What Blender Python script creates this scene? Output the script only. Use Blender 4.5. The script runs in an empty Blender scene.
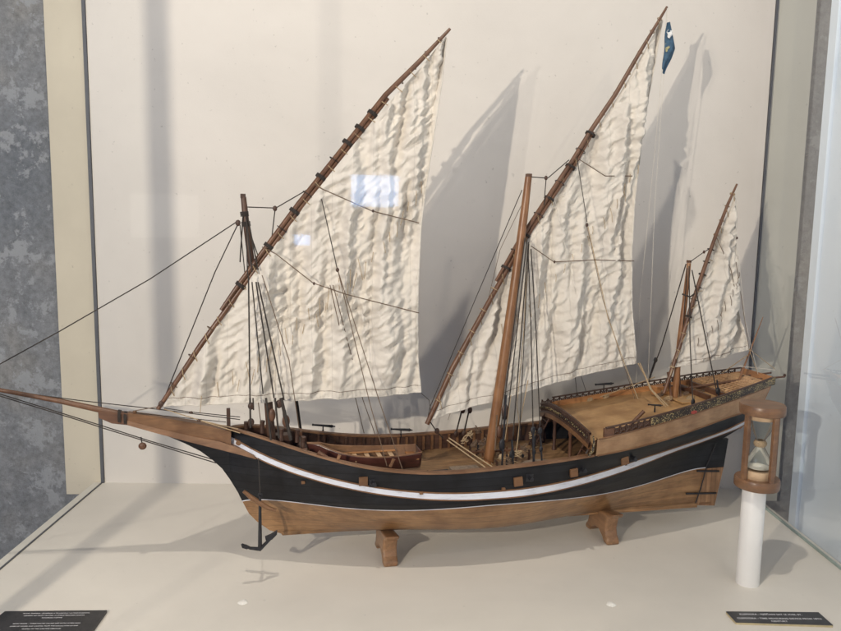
import bpy, math, random
import numpy as np
from mathutils import Vector, Matrix, noise
random.seed(7)
SC = bpy.context.scene
COL = SC.collection
PI = math.pi
# ------------------------------------------------------------------ camera
F, PITCH, ROLL, YAW, CAMH = 728.33, math.radians(7.2743), math.radians(0.9237), math.radians(-1.0044), 0.6
WALL_Y, X_L, X_R, FRONT_Y = 1.6118, -0.6889, 0.7773, 0.40
fw = Vector((math.sin(-YAW)*math.cos(PITCH), math.cos(YAW)*math.cos(PITCH), -math.sin(PITCH)))
rt0 = Vector((math.cos(YAW), math.sin(YAW), 0)); up0 = rt0.cross(fw)
CR = rt0*math.cos(ROLL) + up0*math.sin(ROLL)
CU = -rt0*math.sin(ROLL) + up0*math.cos(ROLL)
CAM = Vector((0, 0, CAMH))
cd = bpy.data.cameras.new('camera'); cam = bpy.data.objects.new('camera', cd); COL.objects.link(cam)
cd.sensor_width = 36; cd.lens = F/841*36; cd.clip_start = 0.02; cd.clip_end = 60
M = Matrix((CR, CU, -fw)).transposed().to_4x4(); M.translation = CAM
cam.matrix_world = M
SC.camera = cam
# ------------------------------------------------------------------ world, lamps, exposure
wd = bpy.data.worlds.new('World'); SC.world = wd; wd.use_nodes = True
wd.node_tree.nodes['Background'].inputs[0].default_value = (0.48, 0.60, 1.0, 1)
wd.node_tree.nodes['Background'].inputs[1].default_value = 0.09
def lamp(name, loc, power, radius, color):
    l = bpy.data.lights.new(name, 'POINT'); l.energy = power; l.shadow_soft_size = radius; l.color = color
    o = bpy.data.objects.new(name, l); COL.objects.link(o); o.location = loc
    return o
lamp('spot_lamp', (-.81, -.49, .88), 84, .011, (1.0, .89, .74))
lamp('spot_lamp', (-1.3, -1.02, .82), 36, .013, (1.0, .90, .76))
lamp('spot_lamp', (.61, .30, 1.24), 5, .014, (1.0, .88, .72))
lamp('spot_lamp', (-.12, .42, 2.05), 50, .02, (1.0, .92, .80))
def window_or_fill(loc, target, sx, sy, power, color):
    l = bpy.data.lights.new('window_or_fill', 'AREA'); l.shape = 'RECTANGLE'; l.size = sx; l.size_y = sy
    l.energy = power; l.color = color
    o = bpy.data.objects.new('window_or_fill', l); COL.objects.link(o); o.location = loc
    o.rotation_euler = (Vector(target)-Vector(loc)).to_track_quat('-Z', 'Y').to_euler()
    return o
SC.view_settings.view_transform = 'Standard'; SC.view_settings.look = 'None'
SC.view_settings.exposure = 0; SC.view_settings.gamma = 1
# ------------------------------------------------------------------ measuring: photo pixel + a true plane -> place
TH = math.radians(12.8)
U = Vector((math.cos(TH), math.sin(TH), 0)); N = Vector((-math.sin(TH), math.cos(TH), 0))
P0 = Vector((-.023, 1.212, 0)) + N*0.045
def ray(x, y): return fw + CR*((x-420.5)/F) - CU*((y-315.5)/F)
def at(x, y, v=0.0):
    d = ray(x, y); t = (P0+N*v-CAM).dot(N)/d.dot(N); P = CAM+d*t
    return ((P-P0).dot(U), P.z)
def A(x, y, v=0.0):
    u, z = at(x, y, v); return Vector((u, v, z))
def floor_at(x, y, z=0):
    d = ray(x, y); return CAM + d*((z-CAM.z)/d.z)
def wall_at(x, y, Y=WALL_Y):
    d = ray(x, y); return CAM + d*(Y/d.y)
def W(p): return P0 + U*p[0] + N*p[1] + Vector((0, 0, p[2]))
def mirror_light(x, y, dist, w, h, power, color):
    # a window of the hall, behind the visitor, that shows in the front pane at this direction
    d = ray(x, y); hit = CAM + d*(FRONT_Y/d.y); r = Vector((d.x, -d.y, d.z)).normalized()
    return window_or_fill(hit+r*dist, hit, w, h, power, color)
window_or_fill((-1.9, -.35, 1.25), (.78, 1.0, .35), .7, .7, 8, (.48, .66, 1.0))  # cool fill added on the left to brighten the wall outside the right pane
mirror_light(375, 191, 3.2, .23, .15, 3.4, (.30, .55, 1.0))
mirror_light(302, 240, 3.2, .075, .05, .42, (.25, .5, 1.0))
mirror_light(165, 216, 3.2, .30, .20, .5, (1.0, .95, .85))
# ------------------------------------------------------------------ materials
def new_mat(name):
    m = bpy.data.materials.new(name); m.use_nodes = True
    nt = m.node_tree; b = nt.nodes['Principled BSDF']; return m, nt, b
def nd(nt, t, **k):
    n = nt.nodes.new(t)
    for a, v in k.items(): setattr(n, a, v)
    return n
def coords(nt, scale=(1, 1, 1), kind='Object'):
    tc = nd(nt, 'ShaderNodeTexCoord'); mp = nd(nt, 'ShaderNodeMapping')
    mp.inputs['Scale'].default_value = scale; nt.links.new(tc.outputs[kind], mp.inputs[0]); return mp.outputs[0]
def noise_n(nt, vec, scale, detail=4, rough=.6, dist=0):
    n = nd(nt, 'ShaderNodeTexNoise'); n.inputs['Scale'].default_value = scale; n.inputs['Detail'].default_value = detail
    n.inputs['Roughness'].default_value = rough; n.inputs['Distortion'].default_value = dist
    nt.links.new(vec, n.inputs['Vector']); return n.outputs['Fac']
def ramp(nt, fac, stops):
    r = nd(nt, 'ShaderNodeValToRGB'); e = r.color_ramp.elements
    while len(e) < len(stops): e.new(.5)
    for i, (p, c) in enumerate(stops):
        e[i].position = p; e[i].color = (*c, 1) if len(c) == 3 else c
    nt.links.new(fac, r.inputs[0]); return r.outputs[0]
def mixc(nt, fac, a, b, mode='MIX'):
    m = nd(nt, 'ShaderNodeMix', data_type='RGBA', blend_type=mode)
    for i, s in ((0, fac), (6, a), (7, b)):
        if isinstance(s, (int, float)): m.inputs[i].default_value = s
        elif isinstance(s, tuple): m.inputs[i].default_value = (*s, 1)
        else: nt.links.new(s, m.inputs[i])
    return m.outputs[2]
def bump(nt, b, h, strength=.3, dist=.001):
    n = nd(nt, 'ShaderNodeBump'); n.inputs['Strength'].default_value = strength; n.inputs['Distance'].default_value = dist
    nt.links.new(h, n.inputs['Height']); nt.links.new(n.outputs[0], b.inputs['Normal'])
def tint(c, k): return tuple(min(1, x*k) for x in c)
def wood(name, c, var=.35, rough=.5, axis=0, s=1.0, planks=None, coat=0):
    m, nt, b = new_mat(name)
    sc = [160*s, 160*s, 160*s]; sc[axis] = 14*s
    v = coords(nt, tuple(sc))
    f = noise_n(nt, v, 1.0, 5, .65, .8)
    col = ramp(nt, f, [(.25, tint(c, 1-var)), (.5, c), (.75, tint(c, 1+var))])
    v2 = coords(nt, (1, 1, 1)); f2 = noise_n(nt, v2, 22, 3)
    col = mixc(nt, ramp(nt, f2, [(.35, (0, 0, 0)), (.7, (1, 1, 1))]), col, mixc(nt, 1.0, col, tint((.62, .55, .5), 1.0), 'MULTIPLY'))
    h = f
    if planks:
        ax, pitch, dark = planks
        sp = nd(nt, 'ShaderNodeSeparateXYZ'); nt.links.new(coords(nt), sp.inputs[0])
        mu = nd(nt, 'ShaderNodeMath', operation='MULTIPLY'); mu.inputs[1].default_value = 1/pitch; nt.links.new(sp.outputs[ax], mu.inputs[0])
        fr = nd(nt, 'ShaderNodeMath', operation='FRACT'); nt.links.new(mu.outputs[0], fr.inputs[0])
        lt = nd(nt, 'ShaderNodeMath', operation='LESS_THAN'); lt.inputs[1].default_value = .09; nt.links.new(fr.outputs[0], lt.inputs[0])
        fl = nd(nt, 'ShaderNodeMath', operation='FLOOR'); nt.links.new(mu.outputs[0], fl.inputs[0])
        wn = nd(nt, 'ShaderNodeTexWhiteNoise', noise_dimensions='1D'); nt.links.new(fl.outputs[0], wn.inputs['W'])
        col = mixc(nt, 1.0, col, ramp(nt, wn.outputs['Value'], [(0, (.78, .76, .74)), (1, (1.1, 1.1, 1.1))]), 'MULTIPLY')
        k = nd(nt, 'ShaderNodeMath', operation='MULTIPLY'); k.inputs[1].default_value = dark; nt.links.new(lt.outputs[0], k.inputs[0])
        col = mixc(nt, k.outputs[0], col, tint(c, .18))
    nt.links.new(col, b.inputs['Base Color']); b.inputs['Roughness'].default_value = rough
    b.inputs['Coat Weight'].default_value = coat; b.inputs['Coat Roughness'].default_value = .25
    bump(nt, b, h, .25, .0008)
    return m
def plain(name, c, rough=.6, var=.15, scale=60, metal=0, bumpk=.2):
    m, nt, b = new_mat(name); v = coords(nt)
    f = noise_n(nt, v, scale, 5)
    nt.links.new(ramp(nt, f, [(.3, tint(c, 1-var)), (.7, tint(c, 1+var))]), b.inputs['Base Color'])
    b.inputs['Roughness'].default_value = rough; b.inputs['Metallic'].default_value = metal
    bump(nt, b, f, bumpk, .0006)
    return m
MT = {}
MT['hull_wood'] = wood('hull_wood', (.30, .170, .078), .38, .40, 0, .8, planks=(2, .0125, .30), coat=.2)
MT['band_wood'] = wood('band_wood', (.38, .235, .13), .22, .45, 0, 1, coat=.1)
MT['trim'] = wood('trim_wood', (.19, .097, .044), .3, .5, 0)
MT['cap'] = wood('cap_wood', (.23, .125, .066), .3, .5, 0)
MT['dark'] = wood('dark_wood', (.070, .036, .024), .4, .5, 0)
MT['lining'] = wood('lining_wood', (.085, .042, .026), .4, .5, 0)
MT['brown'] = wood('brown_wood', (.13, .062, .034), .35, .5, 0)
MT['orange'] = wood('orange_wood', (.42, .20, .075), .25, .45, 0)
MT['deck'] = wood('deck_wood', (.32, .195, .095), .28, .5, 0, 1, planks=(1, .0095, .75))
MT['qdeck'] = wood('quarterdeck_wood', (.46, .28, .125), .14, .45, 0, .8)
MT['grate'] = wood('grating_wood', (.50, .31, .16), .25, .55, 1)
MT['spar'] = wood('spar_wood', (.145, .068, .034), .35, .42, 2, .7, coat=.1)
MT['mast'] = wood('mast_wood', (.28, .135, .058), .32, .4, 2, .6, coat=.15)
MT['darkmast'] = wood('dark_mast_wood', (.095, .050, .032), .35, .5, 2, .6)
MT['stand'] = wood('stand_wood', (.28, .155, .078), .45, .4, 1, .7, coat=.2)
MT['glasswood'] = wood('hourglass_wood', (.22, .112, .052), .35, .4, 0, .6, coat=.2)
MT['palewood'] = wood('pale_wood', (.62, .44, .27), .15, .5, 0)
MT['rudder'] = wood('rudder_wood', (.33, .19, .10), .3, .45, 2, .8, planks=(0, .0105, .7))
MT['redboat'] = wood('boat_wood', (.088, .031, .024), .3, .35, 0, .8, coat=.3)
MT['black'] = wood('black_paint', (.0155, .0165, .020), .35, .42, 0, .7, planks=(2, .0135, .6))
MT['black'].node_tree.nodes['Principled BSDF'].inputs['Specular IOR Level'].default_value = .25
MT['iron'] = plain('iron', (.022, .022, .026), .5, .3, 200, .3)
MT['rope_dark'] = plain('dark_rope', (.035, .028, .024), .85, .3, 600)
MT['rope_brown'] = plain('brown_rope', (.13, .085, .055), .85, .3, 600)
MT['rope_tan'] = plain('tan_rope', (.38, .28, .17), .9, .25, 600)
MT['rope_white'] = plain('pale_thread', (.60, .56, .50), .9, .2, 600)
MT['canvas'] = plain('hatch_canvas', (.22, .165, .12), .8, .3, 150)
MT['gold'] = plain('gilding', (.62, .42, .13), .35, .4, 300, .7)
MT['pillar'] = plain('white_plastic', (.88, .87, .85), .35, .02, 20, 0, .02)
MT['chip'] = plain('plaster_chip', (.85, .83, .78), .8, .1, 300)
def stripe_paint():
    m, nt, b = new_mat('white_stripe_paint'); v = coords(nt, (25, 90, 160))
    f = noise_n(nt, v, 1, 6, .7)
    nt.links.new(ramp(nt, f, [(.34, (.48, .50, .56)), (.46, (.64, .67, .76)), (.8, (.78, .80, .86))]), b.inputs['Base Color'])
    b.inputs['Roughness'].default_value = .5; bump(nt, b, f, .3, .0005); return m
MT['white'] = stripe_paint()
def ornament():
    m, nt, b = new_mat('gilded_carving'); v = coords(nt, (1, 1, 1.1))
    vo = nd(nt, 'ShaderNodeTexVoronoi'); vo.feature = 'DISTANCE_TO_EDGE'; vo.inputs['Scale'].default_value = 230; nt.links.new(v, vo.inputs['Vector'])
    f = noise_n(nt, v, 420, 3); f3 = noise_n(nt, v, 45, 2)
    mask = nd(nt, 'ShaderNodeMath', operation='GREATER_THAN'); nt.links.new(f, mask.inputs[0])
    ad = nd(nt, 'ShaderNodeMath', operation='MULTIPLY_ADD'); nt.links.new(f3, ad.inputs[0]); ad.inputs[1].default_value = -.35; ad.inputs[2].default_value = .735
    nt.links.new(ad.outputs[0], mask.inputs[1])
    col = mixc(nt, mask.outputs[0], (.026, .017, .014), (.36, .28, .13))
    nt.links.new(col, b.inputs['Base Color']); b.inputs['Roughness'].default_value = .45
    bump(nt, b, f, .6, .001); return m
MT['ornament'] = ornament()
def wall_paint(name, c, peel=None, stain=.10, rough=.75):
    m, nt, b = new_mat(name); v = coords(nt)
    f = noise_n(nt, v, 2.2, 6, .6, .3)
    col = ramp(nt, f, [(.3, tint(c, 1-stain)), (.7, tint(c, 1+stain*.4))])
    g = noise_n(nt, v, 320, 3, .6)
    sp = noise_n(nt, v, 38, 3, .5)
    col = mixc(nt, ramp(nt, sp, [(.74, (0, 0, 0)), (.78, (.5, .5, .5))]), col, tint(c, .62))
    sc = noise_n(nt, coords(nt, (6, 1.3, 9)), 9, 8, .75, 1.2)
    col = mixc(nt, ramp(nt, sc, [(.62, (0, 0, 0)), (.75, (.28, .28, .28))]), col, tint(c, .72))
    dst = noise_n(nt, v, 140, 2, .5)
    col = mixc(nt, ramp(nt, dst, [(.73, (0, 0, 0)), (.76, (.45, .45, .45))]), col, tint(c, .5))
    nt.links.new(col, b.inputs['Base Color']); b.inputs['Roughness'].default_value = rough
    mixh = nd(nt, 'ShaderNodeMath', operation='MULTIPLY_ADD'); nt.links.new(noise_n(nt, v, 14, 4), mixh.inputs[0]); mixh.inputs[1].default_value = 3; nt.links.new(g, mixh.inputs[2])
    bump(nt, b, mixh.outputs[0], .12, .0012); return m
MT['wall'] = wall_paint('cream_wall_paint', (.69, .655, .61))
MT['cream'] = wall_paint('cream_board_paint', (.62, .56, .45), stain=.15)
MT['floor'] = wall_paint('cream_floor_paint', (.74, .70, .63), stain=.13, rough=.55)
MT['green'] = wall_paint('greenish_board_paint', (.60, .59, .52), stain=.12)
MT['bluelit_white'] = wall_paint('bluelit_white_paint', (.76, .85, .97), stain=.05)  # white paint with the bluish light on it put into the colour
def stone():
    m, nt, b = new_mat('peeling_stone_wall'); v = coords(nt)
    f = noise_n(nt, v, 9, 6, .62, .4); big = noise_n(nt, v, 2.3, 4, .6)
    base = ramp(nt, big, [(.3, (.16, .175, .20)), (.5, (.22, .23, .25)), (.72, (.31, .295, .27))])
    base = mixc(nt, 1.0, base, ramp(nt, noise_n(nt, v, 70, 8, .8), [(.3, (.55, .55, .55)), (.7, (1.3, 1.3, 1.3))]), 'MULTIPLY')
    f2 = noise_n(nt, v, 21, 10, .72, .1); 
    mm = nd(nt, 'ShaderNodeMath', operation='MULTIPLY_ADD'); nt.links.new(noise_n(nt, v, 3.1, 2), mm.inputs[0]); mm.inputs[1].default_value = .5; nt.links.new(f2, mm.inputs[2])
    pm = ramp(nt, mm.outputs[0], [(.795, (0, 0, 0)), (.84, (.8, .8, .8))])
    col = mixc(nt, pm, base, (.33, .345, .37))
    nt.links.new(col, b.inputs['Base Color']); b.inputs['Roughness'].default_value = .85
    bump(nt, b, f2, .6, .01); return m
MT['stone'] = stone()
def sailcloth(name, warm):
    m, nt, b = new_mat(name); v = coords(nt)
    f = noise_n(nt, v, 16, 5, .6)
    col = ramp(nt, f, [(.3, tuple(x*.90 for x in warm)), (.65, warm)])
    w = noise_n(nt, coords(nt, (900, 900, 900)), 1, 2)
    # sewn seams of the cloths
    sp = nd(nt, 'ShaderNodeSeparateXYZ'); nt.links.new(v, sp.inputs[0])
    mu = nd(nt, 'ShaderNodeMath', operation='MULTIPLY'); mu.inputs[1].default_value = 1/.034; nt.links.new(sp.outputs[0], mu.inputs[0])
    fr = nd(nt, 'ShaderNodeMath', operation='FRACT'); nt.links.new(mu.outputs[0], fr.inputs[0])
    lt = nd(nt, 'ShaderNodeMath', operation='LESS_THAN'); lt.inputs[1].default_value = .045; nt.links.new(fr.outputs[0], lt.inputs[0])
    k = nd(nt, 'ShaderNodeMath', operation='MULTIPLY'); k.inputs[1].default_value = .22; nt.links.new(lt.outputs[0], k.inputs[0])
    col = mixc(nt, k.outputs[0], col, tuple(x*.5 for x in warm))
    nt.links.new(col, b.inputs['Base Color']); b.inputs['Roughness'].default_value = .9
    tr = nd(nt, 'ShaderNodeBsdfTranslucent'); nt.links.new(col, tr.inputs[0])
    mx = nd(nt, 'ShaderNodeMixShader'); mx.inputs[0].default_value = .15
    nt.links.new(b.outputs[0], mx.inputs[1]); nt.links.new(tr.outputs[0], mx.inputs[2])
    out = [n for n in nt.nodes if n.type == 'OUTPUT_MATERIAL'][0]; nt.links.new(mx.outputs[0], out.inputs[0])
    # fine crumpling
    cr = noise_n(nt, coords(nt, (1, 1, 1)), 85, 4, .55, .6)
    ad = nd(nt, 'ShaderNodeMath', operation='MULTIPLY_ADD'); nt.links.new(w, ad.inputs[0]); ad.inputs[1].default_value = .04; nt.links.new(cr, ad.inputs[2])
    bump(nt, b, ad.outputs[0], .5, .004)
    return m
MT['sail'] = sailcloth('sailcloth', (.74, .695, .63))
def thin_glass(name, refl, tintc=(.97, .985, .98), rough=.004):
    m = bpy.data.materials.new(name); m.use_nodes = True; nt = m.node_tree; nt.nodes.clear()
    t = nd(nt, 'ShaderNodeBsdfTransparent'); t.inputs[0].default_value = (*tintc, 1)
    g = nd(nt, 'ShaderNodeBsdfGlossy'); g.inputs['Roughness'].default_value = rough; g.inputs[0].default_value = (1, 1, 1, 1)
    fr = nd(nt, 'ShaderNodeFresnel'); fr.inputs[0].default_value = 1.45
    k = nd(nt, 'ShaderNodeMath', operation='MULTIPLY'); k.inputs[1].default_value = refl; nt.links.new(fr.outputs[0], k.inputs[0])
    mx = nd(nt, 'ShaderNodeMixShader'); nt.links.new(k.outputs[0], mx.inputs[0]); nt.links.new(t.outputs[0], mx.inputs[1]); nt.links.new(g.outputs[0], mx.inputs[2])
    o = nd(nt, 'ShaderNodeOutputMaterial'); nt.links.new(mx.outputs[0], o.inputs[0]); return m
MT['glass'] = thin_glass('case_glass', .4, (1, 1, 1), .03)
MT['side_glass'] = thin_glass('side_glass', .25)
MT['glass_edge'] = plain('green_glass_edge', (.30, .38, .35), .2, .1, 30)
MT['bulb'] = thin_glass('blown_glass', .9, (.93, .95, .94))
MT['sand'] = plain('sand', (.85, .80, .70), .9, .08, 900)
MT['plaque'] = plain('plaque_black', (.035, .034, .036), .4, .2, 100)
MT['plaque_edge'] = plain('plaque_edge', (.50, .42, .25), .5, .15, 80)
MT['ink'] = plain('plaque_lettering', (.62, .62, .64), .5, .1, 100)
MT['flag_blue'] = plain('blue_cloth', (.040, .090, .15), .8, .35, 140)
MT['flag_white'] = plain('white_cloth', (.75, .76, .76), .8, .1, 140)
MT['flag_emblem'] = plain('yellow_embroidery', (.40, .38, .22), .8, .3, 260)
MT['seal'] = plain('dark_gap', (.10, .105, .12), .6, .1, 30)
MT['red'] = plain('red_cartouche', (.33, .06, .045), .5, .3, 300)
# ------------------------------------------------------------------ mesh builders
class MB:
    def __init__(s): s.v = []; s.f = []; s.m = []
    def add(s, vs, fs, mi=0):
        o = len(s.v); s.v += [tuple(p) for p in vs]; s.f += [tuple(i+o for i in f) for f in fs]; s.m += [mi]*len(fs); return s
    def box(s, c, d, R=None, mi=0):
        c = Vector(c); vs = []
        for x in (-1, 1):
            for y in (-1, 1):
                for z in (-1, 1):
                    p = Vector((x*d[0]/2, y*d[1]/2, z*d[2]/2)); vs.append(c+(R @ p if R else p))
        return s.add(vs, [(0, 1, 3, 2), (4, 6, 7, 5), (0, 4, 5, 1), (2, 3, 7, 6), (0, 2, 6, 4), (1, 5, 7, 3)], mi)
    def tube(s, pts, r, n=8, mi=0, caps=True):
        pts = [Vector(p) for p in pts]; L = len(pts)
        rs = r if isinstance(r, (list, tuple)) else [r]*L
        vs = []; prev = None
        for i, p in enumerate(pts):
            t = (pts[min(i+1, L-1)]-pts[max(i-1, 0)]).normalized()
            if prev is None:
                a = Vector((0, 1, 0)) if abs(t.y) < .9 else Vector((1, 0, 0))
                x = t.cross(a).normalized()
            else: x = (prev - t*prev.dot(t)).normalized()
            prev = x; y = t.cross(x)
            for k in range(n):
                an = 2*PI*k/n; vs.append(p + (x*math.cos(an)+y*math.sin(an))*rs[i])
        fs = [(i*n+k, i*n+(k+1) % n, (i+1)*n+(k+1) % n, (i+1)*n+k) for i in range(L-1) for k in range(n)]
        if caps: fs += [tuple(range(n-1, -1, -1)), tuple((L-1)*n+k for k in range(n))]
        return s.add(vs, fs, mi)
    def prism(s, poly, a, b, mi=0):      # polygon of (u,z) extruded in v from a to b
        n = len(poly); vs = [(p[0], a, p[1]) for p in poly]+[(p[0], b, p[1]) for p in poly]
        fs = [tuple(range(n)), tuple(range(2*n-1, n-1, -1))]+[(i, i+n, (i+1) % n+n, (i+1) % n) for i in range(n)]
        return s.add(vs, fs, mi)
    def lathe(s, prof, c=(0, 0, 0), n=24, mi=0):
        c = Vector(c); vs = []; L = len(prof)
        for r, z in prof:
            for k in range(n): vs.append(c+Vector((r*math.cos(2*PI*k/n), r*math.sin(2*PI*k/n), z)))
        return s.add(vs, [(i*n+k, i*n+(k+1) % n, (i+1)*n+(k+1) % n, (i+1)*n+k) for i in range(L-1) for k in range(n)], mi)
    def grid(s, rows, mi=0):
        a, b = len(rows), len(rows[0]); vs = [p for r in rows for p in r]
        return s.add(vs, [(i*b+j, i*b+j+1, (i+1)*b+j+1, (i+1)*b+j) for i in range(a-1) for j in range(b-1)], mi)
    def ball(s, c, r, n=12, sz=1, mi=0):
        prof = [(max(1e-5, r*math.sin(PI*i/8)), -r*sz*math.cos(PI*i/8)) for i in range(9)]
        return s.lathe(prof, c, n, mi)
    def build(s, name, mat, parent=None, smooth=True, bevel=0, solid=0, mats=None):
        me = bpy.data.meshes.new(name); me.from_pydata(s.v, [], s.f)
        for m in ([MT[mat] if isinstance(mat, str) else mat]+[MT[x] for x in (mats or [])]): me.materials.append(m)
        if mats:
            for p, k in zip(me.polygons, s.m): p.material_index = k
        me.update()
        o = bpy.data.objects.new(name, me); COL.objects.link(o)
        if parent: o.parent = parent
        if smooth:
            for p in me.polygons: p.use_smooth = True
            es = me.edges
            me.set_sharp_from_angle(angle=math.radians(38))
        if solid:
            q = o.modifiers.new('solid', 'SOLIDIFY'); q.thickness = solid; q.offset = 0
        if bevel:
            q = o.modifiers.new('bevel', 'BEVEL'); q.width = bevel; q.segments = 2; q.limit_method = 'ANGLE'
        return o
def tag(o, label=None, cat=None, group=None, kind=None):
    for k, v in (('label', label), ('category', cat), ('group', group), ('kind', kind)):
        if v: o[k] = v
    return o
def empty(name, loc, rz=0, **k):
    o = bpy.data.objects.new(name, None); COL.objects.link(o); o.empty_display_size = .02
    o.location = loc; o.rotation_euler = (0, 0, rz); tag(o, **k); return o
def dup(o, parent=None):
    c = o.copy(); COL.objects.link(c); c.parent = parent
    for ch in list(o.children): dup(ch, c)
    return c
# ------------------------------------------------------------------ the setting
def quad_slab(name, mat, x0, x1, y0, y1, z0, z1, bev=0, **k):
    o = MB().box(((x0+x1)/2, (y0+y1)/2, (z0+z1)/2), (x1-x0, y1-y0, z1-z0)).build(name, mat, None, False, bev)
    return tag(o, **k)
quad_slab('floor', 'floor', X_L-.022, X_R+.012, FRONT_Y, WALL_Y, -.03, 0, kind='structure')
quad_slab('back_wall', 'wall', X_L+.003, X_R-.003, WALL_Y, WALL_Y+.02, -.03, 1.7, kind='structure')
xl = wall_at(55, 300).x
bl = MB(); bl.add([(wall_at(44, 0).x-.004, WALL_Y+.004, 1.7), (X_L-.004, WALL_Y+.004, 1.7), (X_L-.004, WALL_Y+.004, -.03), (wall_at(66, 500).x, WALL_Y+.004, -.03),
        (wall_at(44, 0).x-.004, WALL_Y+.03, 1.7), (X_L-.004, WALL_Y+.03, 1.7), (X_L-.004, WALL_Y+.03, -.03), (wall_at(66, 500).x, WALL_Y+.03, -.03)],
        [(0, 3, 2, 1), (4, 5, 6, 7), (0, 4, 7, 3), (1, 2, 6, 5), (0, 1, 5, 4), (3, 7, 6, 2)])
tag(bl.build('wall_board', 'cream', None, False), 'yellowish cream board beside the left edge of the case, next to the peeling stone wall', 'board')
sw = quad_slab('stone_wall', 'stone', -3.2, 3.2, WALL_Y+.035, WALL_Y+.2, -1.2, 2.6, kind='structure')
gx = wall_at(802, 200).x
quad_slab('wall_board', 'green', X_R+.004, gx, WALL_Y+.004, WALL_Y+.03, -.03, 1.7,
          label='greenish cream board behind the right glass of the case', cat='board')
# seals in the back corners
quad_slab('corner_seal', 'seal', X_L-.0045, X_L+.0025, WALL_Y-.004, WALL_Y+.0005, 0, 1.7, label='thin dark seal running up the left back corner of the case', cat='seal')
quad_slab('corner_seal', 'seal', X_R-.0020, X_R+.0020, WALL_Y-.004, WALL_Y+.0005, 0, 1.7, label='thin dark seal running up the right back corner of the case', cat='seal')
# glass panes
for gxp, lb in ((X_L, 'left side glass pane of the display case'), (X_R, 'right side glass pane of the display case')):
    o = MB().grid([[(gxp, FRONT_Y, .001), (gxp, WALL_Y-.006, .001)], [(gxp, FRONT_Y, 1.55), (gxp, WALL_Y-.006, 1.55)]]).build('glass_pane', 'side_glass', None, False)
    tag(o, lb, 'glass pane')
fg = MB().grid([[(X_L, FRONT_Y, 0.0), (X_R, FRONT_Y, 0.0)], [(X_L, FRONT_Y, 1.55), (X_R, FRONT_Y, 1.55)]]).build('glass_pane', 'glass', None, False)
tag(fg, 'front glass pane of the display case, faintly mirroring a bright window', 'glass pane')
# outside the right pane: white post and white wall, bluish light painted into both
py = floor_at(789, 524).y
quad_slab('post', 'bluelit_white', X_R+.014, X_R+.040, py-.012, py+.014, -.6, 1.7, .001, label='pale upright post just outside the right glass pane', cat='post')
quad_slab('bluelit_wall', 'bluelit_white', X_R+.020, X_R+.06, -.9, py-.014, -.9, 1.7, kind='structure')
# corner posts of the case (the left one throws the upright bands of shade on the back wall)
quad_slab('case_post', 'seal', X_L-.018, X_L+.002, FRONT_Y-.018, FRONT_Y-.004, 0, 1.55, label='dark upright at the front left corner of the case', cat='post')
# strip of sealant along the left floor edge
quad_slab('edge_strip', 'seal', X_L-.0035, X_L-.0008, .45, WALL_Y-.005, 0, .0022, label='thin dark joint along the foot of the left glass pane', cat='seal')
quad_slab('edge_strip', 'glass_edge', X_R-.003, X_R-.0008, .45, WALL_Y-.005, 0, .005, label='greenish glass edge along the foot of the right glass pane', cat='seal')
for (x, y), lb in (((243, 602), 'tiny white plaster chip on the floor in front of the bow'), ((611, 604), 'tiny white plaster chip on the floor in front of the rear stand foot')):
    p = floor_at(x, y)
    m = MB()
    prof = [(1e-4, .0015), (.0045, .0013), (.0072, .0004), (.0076, 0)]
    m.lathe(prof, (0, 0, 0), 12)
    m.v = [(a*(1+.25*math.sin(7*b*900)), b*(1+.2*math.cos(a*1300)), c) for a, b, c in m.v]
    o = m.build('plaster_chip', 'chip'); o.location = p; tag(o, lb, 'chip')
# ------------------------------------------------------------------ hull form
ROOT = empty('ship_model', P0, TH, label='wooden model of a three-masted lateen sailing ship with black hull and white stripe', cat='ship model')
def interp(tab, x):
    xs = [a for a, _ in tab]; ys = [b for _, b in tab]
    return float(np.interp(x, xs, ys))
STEM = [(.04, -.12), (.057, -.18), (.067, -.206), (.085, -.228), (.100, -.241), (.121, -.251), (.139, -.259), (.165, -.268), (.187, -.272), (.21, -.272), (.26, -.272)]
STERN = [(.04, .632), (.128, .652), (.176, .668), (.192, .690), (.208, .712), (.25, .735), (.30, .750), (.33, .758)]
def us(z): return interp(STEM, z)
def ue(z): return interp(STERN, z)
def half(u, z):
    zk = .050; t = max(0, z-zk)
    a = min(1, max(0, (u-us(z))/.40)); e = ue(z)
    low = min(1, max(0, (.215-z)/.075))
    Lr = .44+.04*low; r = min(1, max(0, (e-u)/Lr))
    be = interp([(.0, .02), (.17, .03), (.20, .14), (.25, .33), (.30, .40)], z)
    R = be+(1-be)*math.sin(PI/2*r)**(.85+.75*low)
    E = math.sin(PI/2*a)**(.72+.25*min(1, max(0, (.2-z)/.1)))
    ex = .33+.75*(1-a)**2+.9*(1-r)**2*low
    H = min(1, t/.085)**ex
    return max(.0022, .116*H*E*R)
def ship_pt(x, y, side=-1):
    b = .1
    for _ in range(12):
        u, z = at(x, y, side*b); b = .5*b+.5*half(u, z)
    return u, z
def curve(pts, deg=5):
    q = [ship_pt(x, y) for x, y in pts]; us_ = np.array([a for a, _ in q]); zs = np.array([b for _, b in q])
    c = np.polyfit(us_, zs, deg); lo, hi = us_.min(), us_.max()
    d = np.polyder(c); zlo, zhi = np.polyval(c, lo), np.polyval(c, hi); slo, shi = np.polyval(d, lo), np.polyval(d, hi)
    def f(u):
        if u < lo: return float(zlo+slo*(u-lo)*.6)
        if u > hi: return float(zhi+shi*(u-hi))
        return float(np.polyval(c, u))
    return f
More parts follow.
